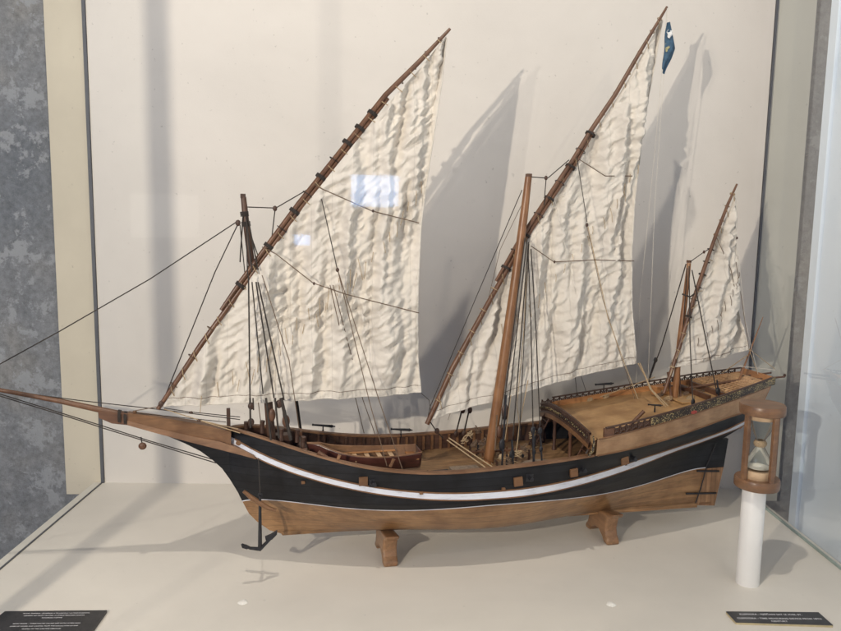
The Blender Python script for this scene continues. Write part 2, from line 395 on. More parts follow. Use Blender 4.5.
c_rail = curve([(228, 428.6), (240, 432.5), (256, 437.5), (277, 444), (300, 451), (323, 457), (340, 463), (358, 467.5), (376, 471), (404, 473.5), (430, 474), (460, 472.5), (503, 469), (546, 463.5), (580, 459), (616, 453), (650, 443), (687, 432), (720, 421), (744, 412.5)], 6)
c_st = curve([(231, 437), (256, 450), (277, 460), (306, 470), (340, 480.5), (383, 490), (426, 493), (460, 492.3), (517, 488.6), (546, 483.5), (580, 478.6), (596, 474), (631, 462), (667, 451), (698, 439.5), (744, 421.5)], 5)
c_sb = curve([(231, 444), (256, 456), (277, 467), (306, 477), (340, 486), (383, 496), (404, 498), (460, 499), (517, 496), (560, 489.5), (580, 485), (596, 480.5), (631, 468), (667, 455.5), (703, 441.5), (744.6, 425)], 5)
c_wl = curve([(243, 500.7), (258, 499.5), (270, 500), (300, 502.6), (340, 507.4), (400, 510.5), (460, 507.4), (517, 503.6), (560, 499), (580, 497.5), (607, 493), (643, 485), (679, 473), (702, 468)], 6)
c_band = curve([(596, 440), (640, 429), (678, 418), (716, 406.5), (765, 388)], 2)
c_orn = curve([(590, 434), (601, 431.5), (640, 421), (687, 410), (716, 399.5), (771, 378.5)], 2)
def c_keel(u): return .0565 - .0125*(u+.18)/.81 if u > -.18 else .0565+(-.18-u)*.2
def station_u(z, s): return us(z)+(ue(z)-us(z))*s
def band(name, lo, hi, mat, off=0.0, rows=6, u0=None, u1=None, ns=120, thick=0, parent=None):
    m = MB()
    for side in (-1, 1):
        g = []
        for i in range(ns+1):
            s = i/ns; row = []
            for j in range(rows+1):
                t = j/rows; u = u0 if u0 is not None else -.26
                u = -.1+.7*s
                for _ in range(8):
                    z = lo(u)+(hi(u)-lo(u))*t
                    a = us(z) if u0 is None else u0; b = ue(z) if u1 is None else u1
                    u = a+(b-a)*s
                row.append((u, side*(half(u, z)+off), z))
            g.append(row if side < 0 else row[::-1])
        m.grid(g)
    return m.build(name, mat, parent or ROOT, True, 0, thick)
band('bottom_planking', lambda u: c_keel(u), c_wl, 'hull_wood', 0, 26)
band('waterline', lambda u: c_wl(u)-.0006, lambda u: c_wl(u)+.0010, 'white', .0009, 1)
band('black_side', c_wl, c_sb, 'black', 0, 10)
stripe = band('white_stripe', lambda u: c_sb(u)+.001, lambda u: c_st(u)-.001, 'white', .0012, 3)
def wale(name, cf, mat, r, u0, u1, off=0, n=120, sides=(-1, 1), parent=None, dz=0):
    m = MB()
    for side in sides:
        pts = []
        for i in range(n+1):
            u = u0+(u1-u0)*i/n; z = cf(u)+dz; pts.append((u, side*(half(u, z)+off), z))
        m.tube(pts, r, 8)
    return m.build(name, mat, parent or ROOT)
wale('wale', c_sb, 'trim', .0014, -.262, .715, .0006)
wale('wale', c_st, 'trim', .0014, -.262, .722, .0006)
band('black_bulwark', c_st, c_rail, 'black', 0, 6)
# inner bulwark skin
def inner(name, lo, hi, mat, u0, u1, inset=.006):
    m = MB()
    for side in (-1, 1):
        g = []
        for i in range(81):
            u = u0+(u1-u0)*i/80
            g.append([(u, side*max(.001, half(u, lo(u)+(hi(u)-lo(u))*j/3)-inset), lo(u)+(hi(u)-lo(u))*j/3) for j in range(4)])
        m.grid(g)
    return m.build(name, mat, ROOT)
def c_deck(u): return c_rail(u)-.030 if u < .30 else min(c_rail(.30)-.030+(u-.3)*.05, .5)
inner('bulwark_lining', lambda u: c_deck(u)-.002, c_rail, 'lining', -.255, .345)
def strip(name, cf, mat, u0, u1, w_in, w_out, h, n=110, sides=(-1, 1), dz=0, parent=None):
    m = MB()
    for side in sides:
        sec = []
        for i in range(n+1):
            u = u0+(u1-u0)*i/n; z = cf(u)+dz; b = half(u, z)
            sec.append([(u, side*max(.0004, b+w_out), z), (u, side*max(.0004, b+w_out), z+h), (u, side*max(.0004, b-w_in), z+h), (u, side*max(.0004, b-w_in), z), (u, side*max(.0004, b+w_out), z)])
        m.grid(sec)
    return m.build(name, mat, parent or ROOT, True)
strip('cap_rail', c_rail, 'cap', -.268, .345, .0085, .0025, .0035)
# decks
def deck(name, cf, mat, u0, u1, inset=.004, camber=.003, n=70):
    m = MB(); g = []
    for i in range(n+1):
        u = u0+(u1-u0)*i/n; b = max(.001, half(u, cf(u)-.002)-inset)
        g.append([(u, b*(-1+2*j/12), cf(u)+camber*(1-(-1+2*j/12)**2)) for j in range(13)])
    m.grid(g); return m.build(name, mat, ROOT)
deck('main_deck', c_deck, 'deck', -.25, .66)
QF = .352
def c_rt(u): return c_orn(u)-.0005+.0035*min(1, max(0, (.75-u)/.1))
def c_q(u): return c_band(u)-.001
band('quarter_plank_band', c_rail, c_band, 'band_wood', .0004, 4, QF-.004)
inner('quarter_lining', lambda u: c_q(u)-.004, lambda u: c_q(u)+.011, 'orange', QF+.01, .748, .005)
deck('quarter_deck', c_q, 'qdeck', QF, .752, .003, .003)
wale('band_moulding', c_band, 'trim', .0016, QF, .742, .0006)
wale('band_moulding', lambda u: c_rail(u), 'trim', .0016, QF, .735, .0006)
# carved gilded rail: solid aft, open fretwork forward
UM = .455
m = MB()
def carved(u0, u1, side):
    g = []
    for i in range(91):
        u = u0+(u1-u0)*i/90; row = []
        for j in range(6):
            z = c_band(u)+(c_rt(u)-c_band(u))*j/5; row.append((u, side*(half(u, z)+.0008), z))
        g.append(row)
    MB().grid(g).build('carved_rail', 'ornament', ROOT, True, 0, .0016)
carved(UM, .757, -1)
strip('rail_cap', c_rt, 'dark', QF+.012, .752, .003, .002, .0020)
def fret(name, u0, u1, side, bay=.0125):
    m = MB(); n = max(1, round((u1-u0)/bay))
    for i in range(n+1):
        u = u0+(u1-u0)*i/n; b = half(u, c_rt(u))-.001
        m.box((u, side*b, (c_q(u)+c_rt(u))/2), (.0022, .0022, c_rt(u)-c_q(u)))
        if i < n:
            un = u0+(u1-u0)*(i+1)/n; bn = half(un, c_rt(un))-.001
            lo, hi = c_q(u)+.003, c_rt(u)-.001; lo2, hi2 = c_q(un)+.003, c_rt(un)-.001
            m.tube([(u, side*b, lo), (un, side*bn, hi2)], .0010, 5); m.tube([(u, side*b, hi), (un, side*bn, lo2)], .0010, 5)
            mid = ((u+un)/2, side*(b+bn)/2, (lo+hi2)/2)
            ring = [(mid[0]+.0030*math.cos(q), mid[1], mid[2]+.0034*math.sin(q)) for q in np.linspace(0, 2*PI, 11)]
            m.tube(ring, .0009, 5, caps=False)
    pts = [(u0+(u1-u0)*i/20, side*(half(u0+(u1-u0)*i/20, c_rt(u0+(u1-u0)*i/20))-.001), c_q(u0+(u1-u0)*i/20)+.002) for i in range(21)]
    m.tube(pts, .0018, 6)
    return m.build(name, 'dark', ROOT, True)
fret('fretwork_rail', QF+.028, UM, -1)
fret('fretwork_rail', QF-.01, .74, 1)
b_ = half(QF+.018, c_orn(QF+.018))
MB().box((QF+.019, -b_+.002, c_q(QF+.018)+.009), (.020, .005, .016)).build('rail_end_block', 'brown', ROOT, True, .0008)
# red cartouche in the carving
uc, zc = ship_pt(693, 412); m = MB()
m.lathe([(1e-4, .0026), (.0048, .0020), (.0062, .0)], (0, 0, 0), 20)
m.v = [(uc+a*1.35, -half(uc, zc)-.0008-c, zc+b*.62) for a, b, c in m.v]; m.build('cartouche', 'red', ROOT)
# transom
m = MB(); g = []
for i in range(13):
    z = .205+(.322-.205)*i/12
    z = min(z, c_orn(.752)+.001)
    e = ue(z); b = half(e-.0008, z)
    g.append([(e, b*(-1+2*j/8), z) for j in range(9)])
m.grid(g); m.build('transom', 'orange', ROOT, True, 0, .003)
# break of the quarterdeck: arched carved rail, pillars, dark cabin front, ladder
def arch_z(v): return .0+c_orn(QF)+.020*(1-(v/.11)**2)-.004
m = MB(); g = []; ga = []
for j in range(41):
    v = -.108+.216*j/40; z = arch_z(v); u = QF-.012-.012*(1-(v/.11)**2)
    m2 = [(u, v, z-.004), (u-.004, v, z-.004), (u-.004, v, z), (u, v, z), (u, v, z-.004)]
    g.append(m2); ga.append([(u+.0, v, z-.021), (u-.004, v, z-.021), (u-.004, v, z-.017), (u, v, z-.017), (u, v, z-.021)])
m.grid(g); m.grid(ga)
for j in range(0, 37):
    v = -.106+.212*j/36; z = arch_z(v); u = QF-.014-.012*(1-(v/.11)**2)
    m.box((u, v, z-.0105), (.002, .0014, .013))
    if j < 36: m.tube([(u, v, z-.016), (u, v+.0059, z-.004)], .0008, 5); m.tube([(u, v, z-.004), (u, v+.0059, z-.016)], .0008, 5)
m.build('arched_rail', 'dark', ROOT)
m = MB()
for j in range(36):
    v = -.103+.206*j/35; z = arch_z(v)-.0105; u = QF-.0172-.012*(1-(v/.11)**2)
    m.ball((u, v, z), .0022, 6)
m.build('gilded_rosettes', 'ornament', ROOT)
# deck beam under the arch
m = MB(); g = []
for j in range(31):
    v = -.108+.216*j/30; z = arch_z(v)-.021; u = QF-.008-.012*(1-(v/.11)**2)
    g.append([(u, v, z-.008), (u-.009, v, z-.008), (u-.009, v, z), (u, v, z), (u, v, z-.008)])
m.grid(g); m.build('deck_beam', 'trim', ROOT)
# quarterdeck lip forward to the arch
m = MB(); g = []
for j in range(31):
    v = -.106+.212*j/30; u1 = QF+.004; u0 = QF-.008-.012*(1-(v/.11)**2)
    g.append([(u0, v, arch_z(v)-.0205), ((u0+u1)/2, v, (arch_z(v)-.0205+c_q(u1)+.003*(1-(v/.11)**2))/2+.001), (u1+.01, v, c_q(u1)+.0032*(1-(v/.11)**2))])
m.grid(g); m.build('deck_lip', 'qdeck', ROOT)
for v in (-.047, .022, .075):
    u = QF-.022; zt = arch_z(v)-.029; zb = c_deck(u)
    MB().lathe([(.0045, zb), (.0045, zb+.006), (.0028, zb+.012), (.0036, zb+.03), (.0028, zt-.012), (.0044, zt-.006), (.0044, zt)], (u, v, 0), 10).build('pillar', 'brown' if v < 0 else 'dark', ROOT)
m = MB()
m.box((.425, 0, .198), (.004, .165, .058)); m.build('cabin_bulkhead', 'dark', ROOT, False)
for v in (-.04, .04):
    MB().box((.421, v, .188), (.004, .028, .05)).build('cabin_door', 'brown', ROOT, False, .001)
m = MB()
p, q = Vector((QF-.03, -.085, c_deck(.32)+.002)), Vector((QF+.0, -.085, arch_z(.085)-.022))
for s in (-.011, .011): m.tube([p+Vector((0, s, 0)), q+Vector((0, s, 0))], .0016, 6)
for i in range(6):
    c = p.lerp(q, (i+.5)/6); m.box(c, (.006, .022, .0016))
m.build('ladder', 'brown', ROOT)
# second ladder at far side of main deck
m = MB(); p, q = Vector((QF-.055, .055, c_deck(.3)+.002)), Vector((QF-.02, .055, arch_z(.055)-.02))
for s in (-.012, .012): m.tube([p+Vector((0, s, 0)), q+Vector((0, s, 0))], .0018, 6)
for i in range(7):
    c = p.lerp(q, (i+.5)/7); m.box(c, (.006, .024, .0018))
m.build('ladder', 'dark', ROOT)
# gilded bracket at the near end of the break
uq, zq_ = ship_pt(591, 449); vb = -half(uq, zq_)
m = MB(); pts = [(uq+.002, vb-.002, zq_+.024), (uq+.003, vb-.004, zq_+.012), (uq+.001, vb-.004, zq_-.002), (uq-.006, vb-.004, zq_-.010), (uq-.011, vb-.004, zq_-.005), (uq-.008, vb-.004, zq_+.000)]
m.tube(pts, [.0014, .0022, .0026, .0022, .0018, .0012], 8); m.build('scroll_bracket', 'ornament', ROOT)
# stern details: boomkins, gratings
for v in (-.018, .014):
    MB().tube([(.728, v, .302), (.800, v*1.2, .307)], [.0028, .0018], 8).build('boomkin', 'brown', ROOT)
m = MB(); m.ball((.800, -.0216, .310), .003, 8); m.build('block', 'dark', ROOT)
m = MB(); uu0, uu1 = .650, .738
for i in range(9):
    u = uu0+(uu1-uu0)*i/8; b = half(u, .29)-.010; m.box((u, 0, c_q(u)+.0095), (.0035, 2*b, .003))
for j in range(13):
    f = -1+2*j/12
    m.tube([(u, f*(half(u, .29)-.010), c_q(u)+.0105) for u in np.linspace(uu0, uu1, 8)], .0017, 4)
m.build('stern_grating', 'grate', ROOT, False)
m = MB(); m.box((.640, 0, c_q(.64)+.006), (.006, .105, .012)); m.build('grating_step', 'brown', ROOT, False)
# companion / lockers on quarterdeck
m = MB(); m.box((.572, .040, c_q(.57)+.011), (.050, .018, .018), Matrix.Rotation(.05, 3, 'Z')); m.build('skylight', 'orange', ROOT, False, .001)
m = MB(); m.box((.575, -.022, c_q(.57)+.0045), (.030, .040, .003)); m.build('hatch_cover', 'qdeck', ROOT, False, .0006)
m = MB(); m.box((.612, .0, c_q(.61)+.008), (.006, .10, .010)); m.build('tiller_bench', 'brown', ROOT, False, .0006)
MB().tube([(.60, .0, c_q(.6)+.018), (.73, .0, .30)], [.0022, .003], 8).build('tiller', 'brown', ROOT)
# stem, cutwater and beakhead
pl = [at(x, y) for x, y in [(166, 435), (185, 443), (200, 450.5), (212, 459), (222, 468), (230, 479), (238, 492), (243, 502), (249, 513), (257, 521), (270, 530)]]
pl = pl+[(-.17, .070), (-.20, .11), (-.235, .17), (-.24, .215), at(240, 449), at(200, 441)]
wl = at(243, 501)[1]
def split_prism(poly, zc, hi):
    out = []; n = len(poly)
    for i in range(n):
        a, b = poly[i], poly[(i+1) % n]
        ina = (a[1] > zc) == hi; inb = (b[1] > zc) == hi
        if ina: out.append(a)
        if ina != inb:
            t = (zc-a[1])/(b[1]-a[1]); out.append((a[0]+(b[0]-a[0])*t, zc))
    return out
MB().prism(split_prism(pl, wl, True), -.0022, .0022).build('cutwater', 'black', ROOT, False)
MB().prism(split_prism(pl, wl, False), -.0021, .0021).build('forefoot', 'hull_wood', ROOT, False)
kp = MB(); kp.prism([(-.19, .064), (.634, .052), (.634, c_keel(.634)-.002), (.2, c_keel(.2)-.002), (-.185, c_keel(-.185)-.001)], -.0035, .0035); kp.build('keel', 'hull_wood', ROOT, False)
def beak(name, tops, bots, mat, w0, w1, dv=0):
    m = MB(); g = []
    for i, (a, b) in enumerate(zip(tops, bots)):
        f = i/(len(tops)-1); w = w0+(w1-w0)*f**2.2
        ua, za = at(*a, -w); ub, zb = at(*b, -w)
        g.append([(ua, -w, za), (ub, -w-dv, zb), (ub, w+dv, zb), (ua, w, za), (ua, -w, za)])
    m.grid(g); L = len(g)
    m.add(g[0][:4], [(0, 1, 2, 3)]); m.add(g[-1][:4], [(3, 2, 1, 0)])
    return m.build(name, mat, ROOT, True)
beak('beakhead', [(128, 413), (156, 416.6), (194, 423), (220, 429), (231, 432)], [(127.5, 420.4), (156, 428), (194, 436.6), (220, 442), (231, 445)], 'trim', .0065, .019)
beak('beak_rail', [(127, 420.4), (156, 428), (194, 436.6), (220, 441.5), (240, 448.5), (254, 455.5)], [(127.5, 425), (156, 433), (188, 441.5), (218, 449), (240, 454.6), (256, 459)], 'cap', .0072, .036, .001)
beak('beak_tip', [(98, 411.5), (112, 412), (128, 413.5)], [(99, 418), (112, 423.5), (129, 425.3)], 'brown', .0055, .0068)
MB().tube([A(-60, 381), A(0, 390), A(60, 401), A(120, 414), A(160, 423)], [.0028, .0032, .0042, .0056, .006], 12).build('bowsprit', 'spar', ROOT)
for x, y in ((120, 416.5), (126, 418)):
    c = A(x, y); d = (A(x+10, y+2)-c).normalized()
    m = MB(); 
    for k in (-1, 0, 1):
        m.tube([c+d*(k*.0016)+Vector((0, .0090*math.cos(q), .0105*math.sin(q))) for q in np.linspace(0, 2*PI, 17)], .0009, 5, caps=False)
    m.build('lashing', 'rope_dark', ROOT)
# bow post
p = A(229, 430, -.006); q = A(228, 410, -.006); MB().box((p+q)/2, (.0062, .0062, (q-p).length+.006)).build('bow_post', 'dark', ROOT, False, .0006)
# rudder
rw = at(716, 467)[1]
rp = [at(716, 439), at(706, 465), at(700, 486), at(694.7, 504.6), at(713.6, 505), at(722.6, 467), at(727.5, 438)]
rud = MB().prism(split_prism(rp, rw, False), -.0035, .0035).build('rudder', 'rudder', ROOT, False, .0006)
MB().prism(split_prism(rp, rw, True), -.0036, .0036).build('rudder_head', 'black', rud, False, .0006)
MB().tube([A(717, 441, -.004), A(707, 465, -.005), A(701, 487, -.005), A(695.5, 503, -.005)], .0011, 6).build('rudder_rod', 'iron', rud)
for a, b in (((697, 471), (719, 471)), ((686, 493.5), (716, 493))):
    p, q = A(*a, -.006), A(*b, -.006); m = MB(); m.box((p+q)/2, ((q-p).length, .003, .0032), Matrix.Rotation(-math.atan2(q.z-p.z, q.x-p.x), 3, 'Y')); m.build('pintle_strap', 'iron', rud, False)
MB().box(((at(694.7, 504)[0]+at(713, 504)[0])/2, 0, at(700, 503)[1]), (.028, .0078, .005)).build('rudder_shoe', 'trim', rud, False, .0005)
# gun ports with lids and muzzles
def port(x, y, mx, my, s=.0145, rot=.0):
    u, z = ship_pt(x, y); b = -half(u, z)-.0035
    R = Matrix.Rotation(-rot, 3, 'Y')
    MB().box((u, b, z), (s, .004, s), R).build('port_lid', 'trim', ROOT, False, .0005)
    u, z = ship_pt(mx, my); b = -half(u, z)
    m = MB(); m.box((u+.001, b-.0008, z), (.013, .0010, .013)); m.build('gun_port', 'iron', ROOT, False)
    m = MB(); m.tube([(u, b+.002, z), (u, b-.010, z+.001), (u, b-.0102, z+.001), (u, b-.013, z+.0012)], [.0034, .0030, .0040, .0038], 12); m.build('cannon', 'iron', ROOT)
port(363, 480.5, 372.5, 483); port(517.5, 480.8, 529, 477.8, .0155, .1); port(573, 472, 582, 469.5, .0145, .1); port(624, 460, 632, 458, .0145, .15)
u, z = ship_pt(239.5, 442.5); b = -half(u, z)
MB().tube([(u, b+.006, z), (u-.002, b-.003, z)], .0042, 14).build('hawse_pipe', 'trim', ROOT)
for x, y in ((303, 483), (421, 493.5), (503, 489.5)):
    u, z = ship_pt(x, y-1); MB().box((u, -half(u, z)-.002, z), (.006, .004, .0045)).build('chock', 'trim', ROOT, False, .0005)
# timberheads inside the far bulwark
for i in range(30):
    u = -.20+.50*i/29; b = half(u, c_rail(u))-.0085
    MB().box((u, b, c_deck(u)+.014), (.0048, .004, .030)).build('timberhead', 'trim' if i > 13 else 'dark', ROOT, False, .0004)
# swivel guns
def swivel(x, y, v, ang=.05, s=1.0, zb=None):
    p = A(x, y, v); m = MB(); L = .024*s
    d = Vector((math.cos(ang), 0, math.sin(ang)))
    m.tube([p-d*L, p-d*(L*.88), p-d*(L*.86), p, p+d*(L*.75), p+d*(L*.78), p+d*(L*1.0)], [.0026*s, .0026*s, .0019*s, .0026*s, .0032*s, .0038*s, .0016*s], 10)
    m.ball(p+d*(L*1.08), .0016*s, 8)
    m.tube([p+Vector((0, 0, -.001)), p+Vector((0, 0, -.010*s))], .0012, 6)
    zl = zb if zb else p.z-.016
    m.tube([Vector((p.x, p.y, p.z-.010*s)), Vector((p.x, p.y, zl))], .0017, 6)
    return m.build('swivel_gun', 'iron', ROOT)
swivel(323, 425.5, .095, -.13, .85); swivel(401, 429.5, .104, -.10, .85); swivel(604, 384, .108, .02, .82)
swivel(438, 471, -.104, -.02, .8); swivel(655, 405, -.045, -.1, .6); swivel(747, 383, .0, -.1, .45)
o = MB().tube([A(630, 437-12, -.075), A(644, 411, -.085)], [.003, .0034], 10).build('cannon', 'brown', ROOT)
# ------------------------------------------------------------------ masts
def mastpart(pts, rs, mat='mast', name='mast'):
    return MB().tube(pts, rs, 16).build(name, mat, ROOT)
FM = [A(272, 446, 0), A(268, 398, 0), A(255, 290, 0), A(246, 222, 0), A(243.5, 197, 0)]
fm = mastpart(FM, [.0075, .0070, .0060, .0052, .0044], 'darkmast')
MB().box(A(243, 196, 0), (.0085, .0085, .007)).build('mast_cap', 'dark', fm, False, .0006)
MMV = -.004
MM = [A(487, 472, MMV), A(500, 385, MMV), A(514, 290, MMV), A(524, 215, MMV), A(528.5, 177, MMV)]
mm = mastpart(MM, [.0098, .0092, .0082, .0072, .0060])
MB().box(A(528.7, 175.5, MMV), (.0095, .0095, .006)).build('mast_cap', 'spar', mm, False, .0006)
ZM = [A(674, 406, 0), A(680, 340, 0), A(685, 300, 0), A(689, 263, 0)]
zm = mastpart(ZM, [.0062, .0056, .0050, .0040])
MB().box(A(689, 261.5, 0), (.007, .007, .005)).build('mast_cap', 'spar', zm, False, .0006)
ring0 = None
def lash(parent, c, d, r, L, mat):
    m = MB(); d = d.normalized(); x = d.cross(Vector((0, 1, 0))).normalized(); y = d.cross(x)
    k = max(1, round(L/.0016))
    for i in range(k):
        cc = c+d*((i-(k-1)/2)*.0016)
        m.tube([cc+(x*math.cos(q)+y*math.sin(q))*r for q in np.linspace(0, 2*PI, 13)], .0008, 5, caps=False)
    return m.build('lashing', mat, parent)
# ------------------------------------------------------------------ yards: two spars fished together
def yard(low, lowr, high, highr, v, lashes, off):
    pl_ = [A(x, y, v) for x, y in low]; ph = [A(x, y, v-off*.003) for x, y in high]
    y1 = MB().tube(pl_, lowr, 12).build('yard', 'spar', ROOT)
    MB().tube(ph, highr, 12).build('upper_spar', 'spar', y1)
    for x, y, r, L, mt in lashes:
        d = ph[-1]-pl_[0]
        lash(y1, A(x, y, v), d, r, L, mt)
    return y1
def along(p, q, f): return (p[0]+(q[0]-p[0])*f, p[1]+(q[1]-p[1])*f)
VF = -.016
lf = [(158, 409), (200.5, 345.5), (244.5, 284.2), (301.4, 207), (351.5, 144), (388, 98.4)]
hf = [(221, 310), (241, 281.2), (298.6, 203.5), (348.5, 141), (385.5, 95.2), (420, 61), (450, 29)]
def polyat(pts, f):
    L = [math.dist(a, b) for a, b in zip(pts, pts[1:])]; T = sum(L)*f
    for a, b, l in zip(pts, pts[1:], L):
        if T <= l: return along(a, b, T/l)
        T -= l
    return pts[-1]
full_f = [(158, 409), (200, 344), (243, 282), (300, 204), (350, 140), (388, 96), (420, 61), (450, 29)]
las = []
for i, f in enumerate([.06, .13, .20, .26, .31, .36, .41, .455, .50, .545, .59, .635, .68, .72, .76, .80, .85, .89, .93, .97]):
    x, y = polyat(full_f, f); mid = .30 < f < .79
    las.append((x, y, .0086 if mid else (.0064 if f < .8 else .0044), .006 if mid and i % 2 == 0 or f > .7 and f < .8 else .002, 'rope_dark' if mid else 'rope_brown'))
yf = yard(lf, [.0034, .0046, .0042, .0042, .0038, .0030], hf, [.0028, .0038, .0040, .0038, .0044, .0040, .0024], VF, las, 1)
# shift the twin spar sideways so both show
VM = .012
full_m = [(428, 422), (452, 370), (490, 297), (520, 243), (545, 205), (575, 160), (600, 118), (625, 79), (648, 39), (667, 7)]
lm = [(427, 424), (452, 369), (491.2, 297.6), (521.6, 243.8), (546.6, 206), (576.5, 161), (593, 132)]
hm = [(496, 281), (518.4, 242), (543.4, 204), (573.4, 159), (591, 130.5), (615, 95), (640, 52), (667, 7)]
las = []
for i, f in enumerate([.05, .11, .16, .21, .26, .31, .36, .40, .44, .49, .53, .57, .61, .65, .69, .74, .79, .84, .89, .94, .97]):
    x, y = polyat(full_m, f); mid = .34 < f < .74
    las.append((x, y, .0092 if mid else (.0068 if f < .74 else .0044), .005 if mid and i % 2 == 0 else .002, 'rope_dark' if mid else 'rope_tan'))
ym = yard(lm, [.0044, .0054, .0046, .0044, .0042, .0038, .0032], hm, [.0028, .0040, .0042, .0040, .0044, .0042, .0036, .0022], VM, las, 1)
VZ = -.012
full_z = [(664, 392), (680, 345), (692, 305), (705, 266), (716, 235), (728, 204), (737, 184)]
las = []
for i, f in enumerate([.12, .2, .28, .36, .44, .50, .56, .62, .68, .75, .82, .89, .95]):
    x, y = polyat(full_z, f); mid = .35 < f < .75
    las.append((x, y, .0062 if mid else .0044, .004 if i % 3 == 0 else .002, 'rope_dark' if mid else 'rope_tan'))
yz = yard([(664, 393), (680, 345), (692, 305), (705, 266), (713, 243)], [.0034, .0038, .0042, .0038, .003], [(688, 315), (700, 280), (716, 235), (728, 204), (737, 184)], [.0030, .0036, .0034, .0028, .0018], VZ, las, 1)
# ------------------------------------------------------------------ sails
def cat(pts, f):
    L = [0]
    for a, b in zip(pts, pts[1:]): L.append(L[-1]+math.dist(a, b))
    T = f*L[-1]; return (float(np.interp(T, L, [p[0] for p in pts])), float(np.interp(T, L, [p[1] for p in pts])))
def sail(luff, leech, foot, v, n, amp, seed, bell, pool, dirang):
    L0 = [at(p[0]-1.6, p[1]-1.2, v) for p in luff]; E0 = [at(*p, v) for p in leech]; F0 = [at(*p, v) for p in foot]
    # smooth the leech and foot with fits
    m = MB(); g = []
    T_, C_ = F0[0], F0[-1]
    ca, sa = math.cos(dirang), math.sin(dirang)
    def disp(u, z, w, h):
        # upright folds with zigzag flanks, crossed by short rising ripples, all broken up
        wz = noise.noise(Vector((u*40+seed, z*95, 2.2)))*.0050+noise.noise(Vector((u*9, z*9, seed)))*.012
        x = u+wz-(z-.3)*.10
        f1 = noise.noise(Vector((x*30, z*3.2, seed)))
        f2 = noise.noise(Vector((x*62, z*6.5, seed+7)))
        a = u*ca+z*sa; b = -u*sa+z*ca+noise.noise(Vector((u*14+seed, z*14, 1.3)))*.010
        r1 = noise.noise(Vector((a*34, b*104, seed+3)))
        r2 = noise.noise(Vector((a*70+3, b*190, seed+4.2)))
        k = .75+.8*noise.noise(Vector((u*8, z*8, seed+20)))
        d = amp*(f1*14+f2*11+r1*4.2*k+r2*1.6*k)
        s = 0
        edge = min(1, h*14, w*12, (1-w)*16)
        return (d+s)*(.25+.75*edge)
    for i in range(n+1):
        h = i/n; row = []
        l = cat(L0, h); e = cat(E0[::-1], h)
        for j in range(n+1):
            w = j/n
            fx, fz = cat(F0, w); sx, sz = T_[0]+(C_[0]-T_[0])*w, T_[1]+(C_[1]-T_[1])*w
            u = l[0]+(e[0]-l[0])*w+(fx-sx)*(1-h)**2; z = l[1]+(e[1]-l[1])*w+(fz-sz)*(1-h)**2
            # the leech hem curls a little
            vv = v-bell*math.sin(PI*w)**.9*(1-h)**.6+disp(u, z, w, h)
            row.append((u, vv, z))
        g.append(row)
    m.grid(g); s = m.build('sail', 'sail', ROOT)
    return s, g
def hem(s, pts, r=.0016, mat='sail'):
    return MB().tube(pts, r, 6).build('bolt_rope', mat, s)
sf, gf = sail([(165, 407), (203, 350), (247, 286), (303, 211), (354, 147), (392, 102), (424, 67), (447, 38)],
          [(447, 38), (443, 80), (435, 130), (427, 180), (421, 230), (418, 280), (417, 320), (418, 355), (421, 392)],
          [(165, 407), (205, 405), (250, 402), (300, 399), (360, 396), (421, 392)], VF-.003, 260, .0021, 3.1, .010, 0, math.radians(34))
sm, gm = sail([(434, 419), (457, 371), (495, 299), (524, 246), (550, 207), (580, 160), (604, 121), (629, 82), (651, 43), (664, 20)],
          [(664, 20), (656, 60), (647, 105), (640, 150), (635, 200), (632, 250), (632, 300), (634, 335), (636, 363)],
          [(434, 419), (480, 405), (520, 393), (560, 380), (600, 370), (636, 363)], VM+.003, 260, .0020, 12.7, .008, 0, math.radians(36))
sz, gz = sail([(671, 369), (684, 335), (697, 300), (709, 267), (720, 236), (731, 210), (735, 198)],
          [(735, 198), (735, 230), (736, 262), (738, 290), (741, 315), (745, 333), (749, 349)],
          [(671, 369), (697, 363), (722, 357), (749, 349)], VZ+.005, 150, .0018, 27.7, .006, 0, math.radians(40))
for s, g, hh in ((sf, gf, 5), (sm, gm, 5), (sz, gz, 4)):
    rows = []
    for i in range(hh+1):
        rows.append([(p[0], p[1]-.0016-.0012*math.sin(p[0]*820+i*1.1)*math.sin(PI*i/hh), p[2]) for p in g[i]])
    MB().grid(rows).build('foot_hem', 'sail', s)
    MB().tube([Vector(p)+Vector((0, -.0014, 0)) for p in g[hh][::2]], .00045, 5).build('hem_stitching', 'rope_brown', s)
    rows = [[tuple(Vector(r[-1]).lerp(Vector(r[-2]), min(1.0, q)*min(1, .0065/max(1e-4, (Vector(r[-1])-Vector(r[-2])).length)) if (Vector(r[-1])-Vector(r[-2])).length > .0065 else q*2.2)+Vector((0, -.0016-.0009*math.sin(k*.62), 0))) for q in (0, .33, .66, 1)] for k, r in enumerate(g[:-6])]
    MB().grid(rows).build('leech_hem', 'sail', s)
    hem(s, [Vector(p)+Vector((0, -.0006, 0)) for p in g[0][::4]], .0014)
    hem(s, [Vector(r[-1])+Vector((0, -.0006, 0)) for r in g[::4]], .0012)
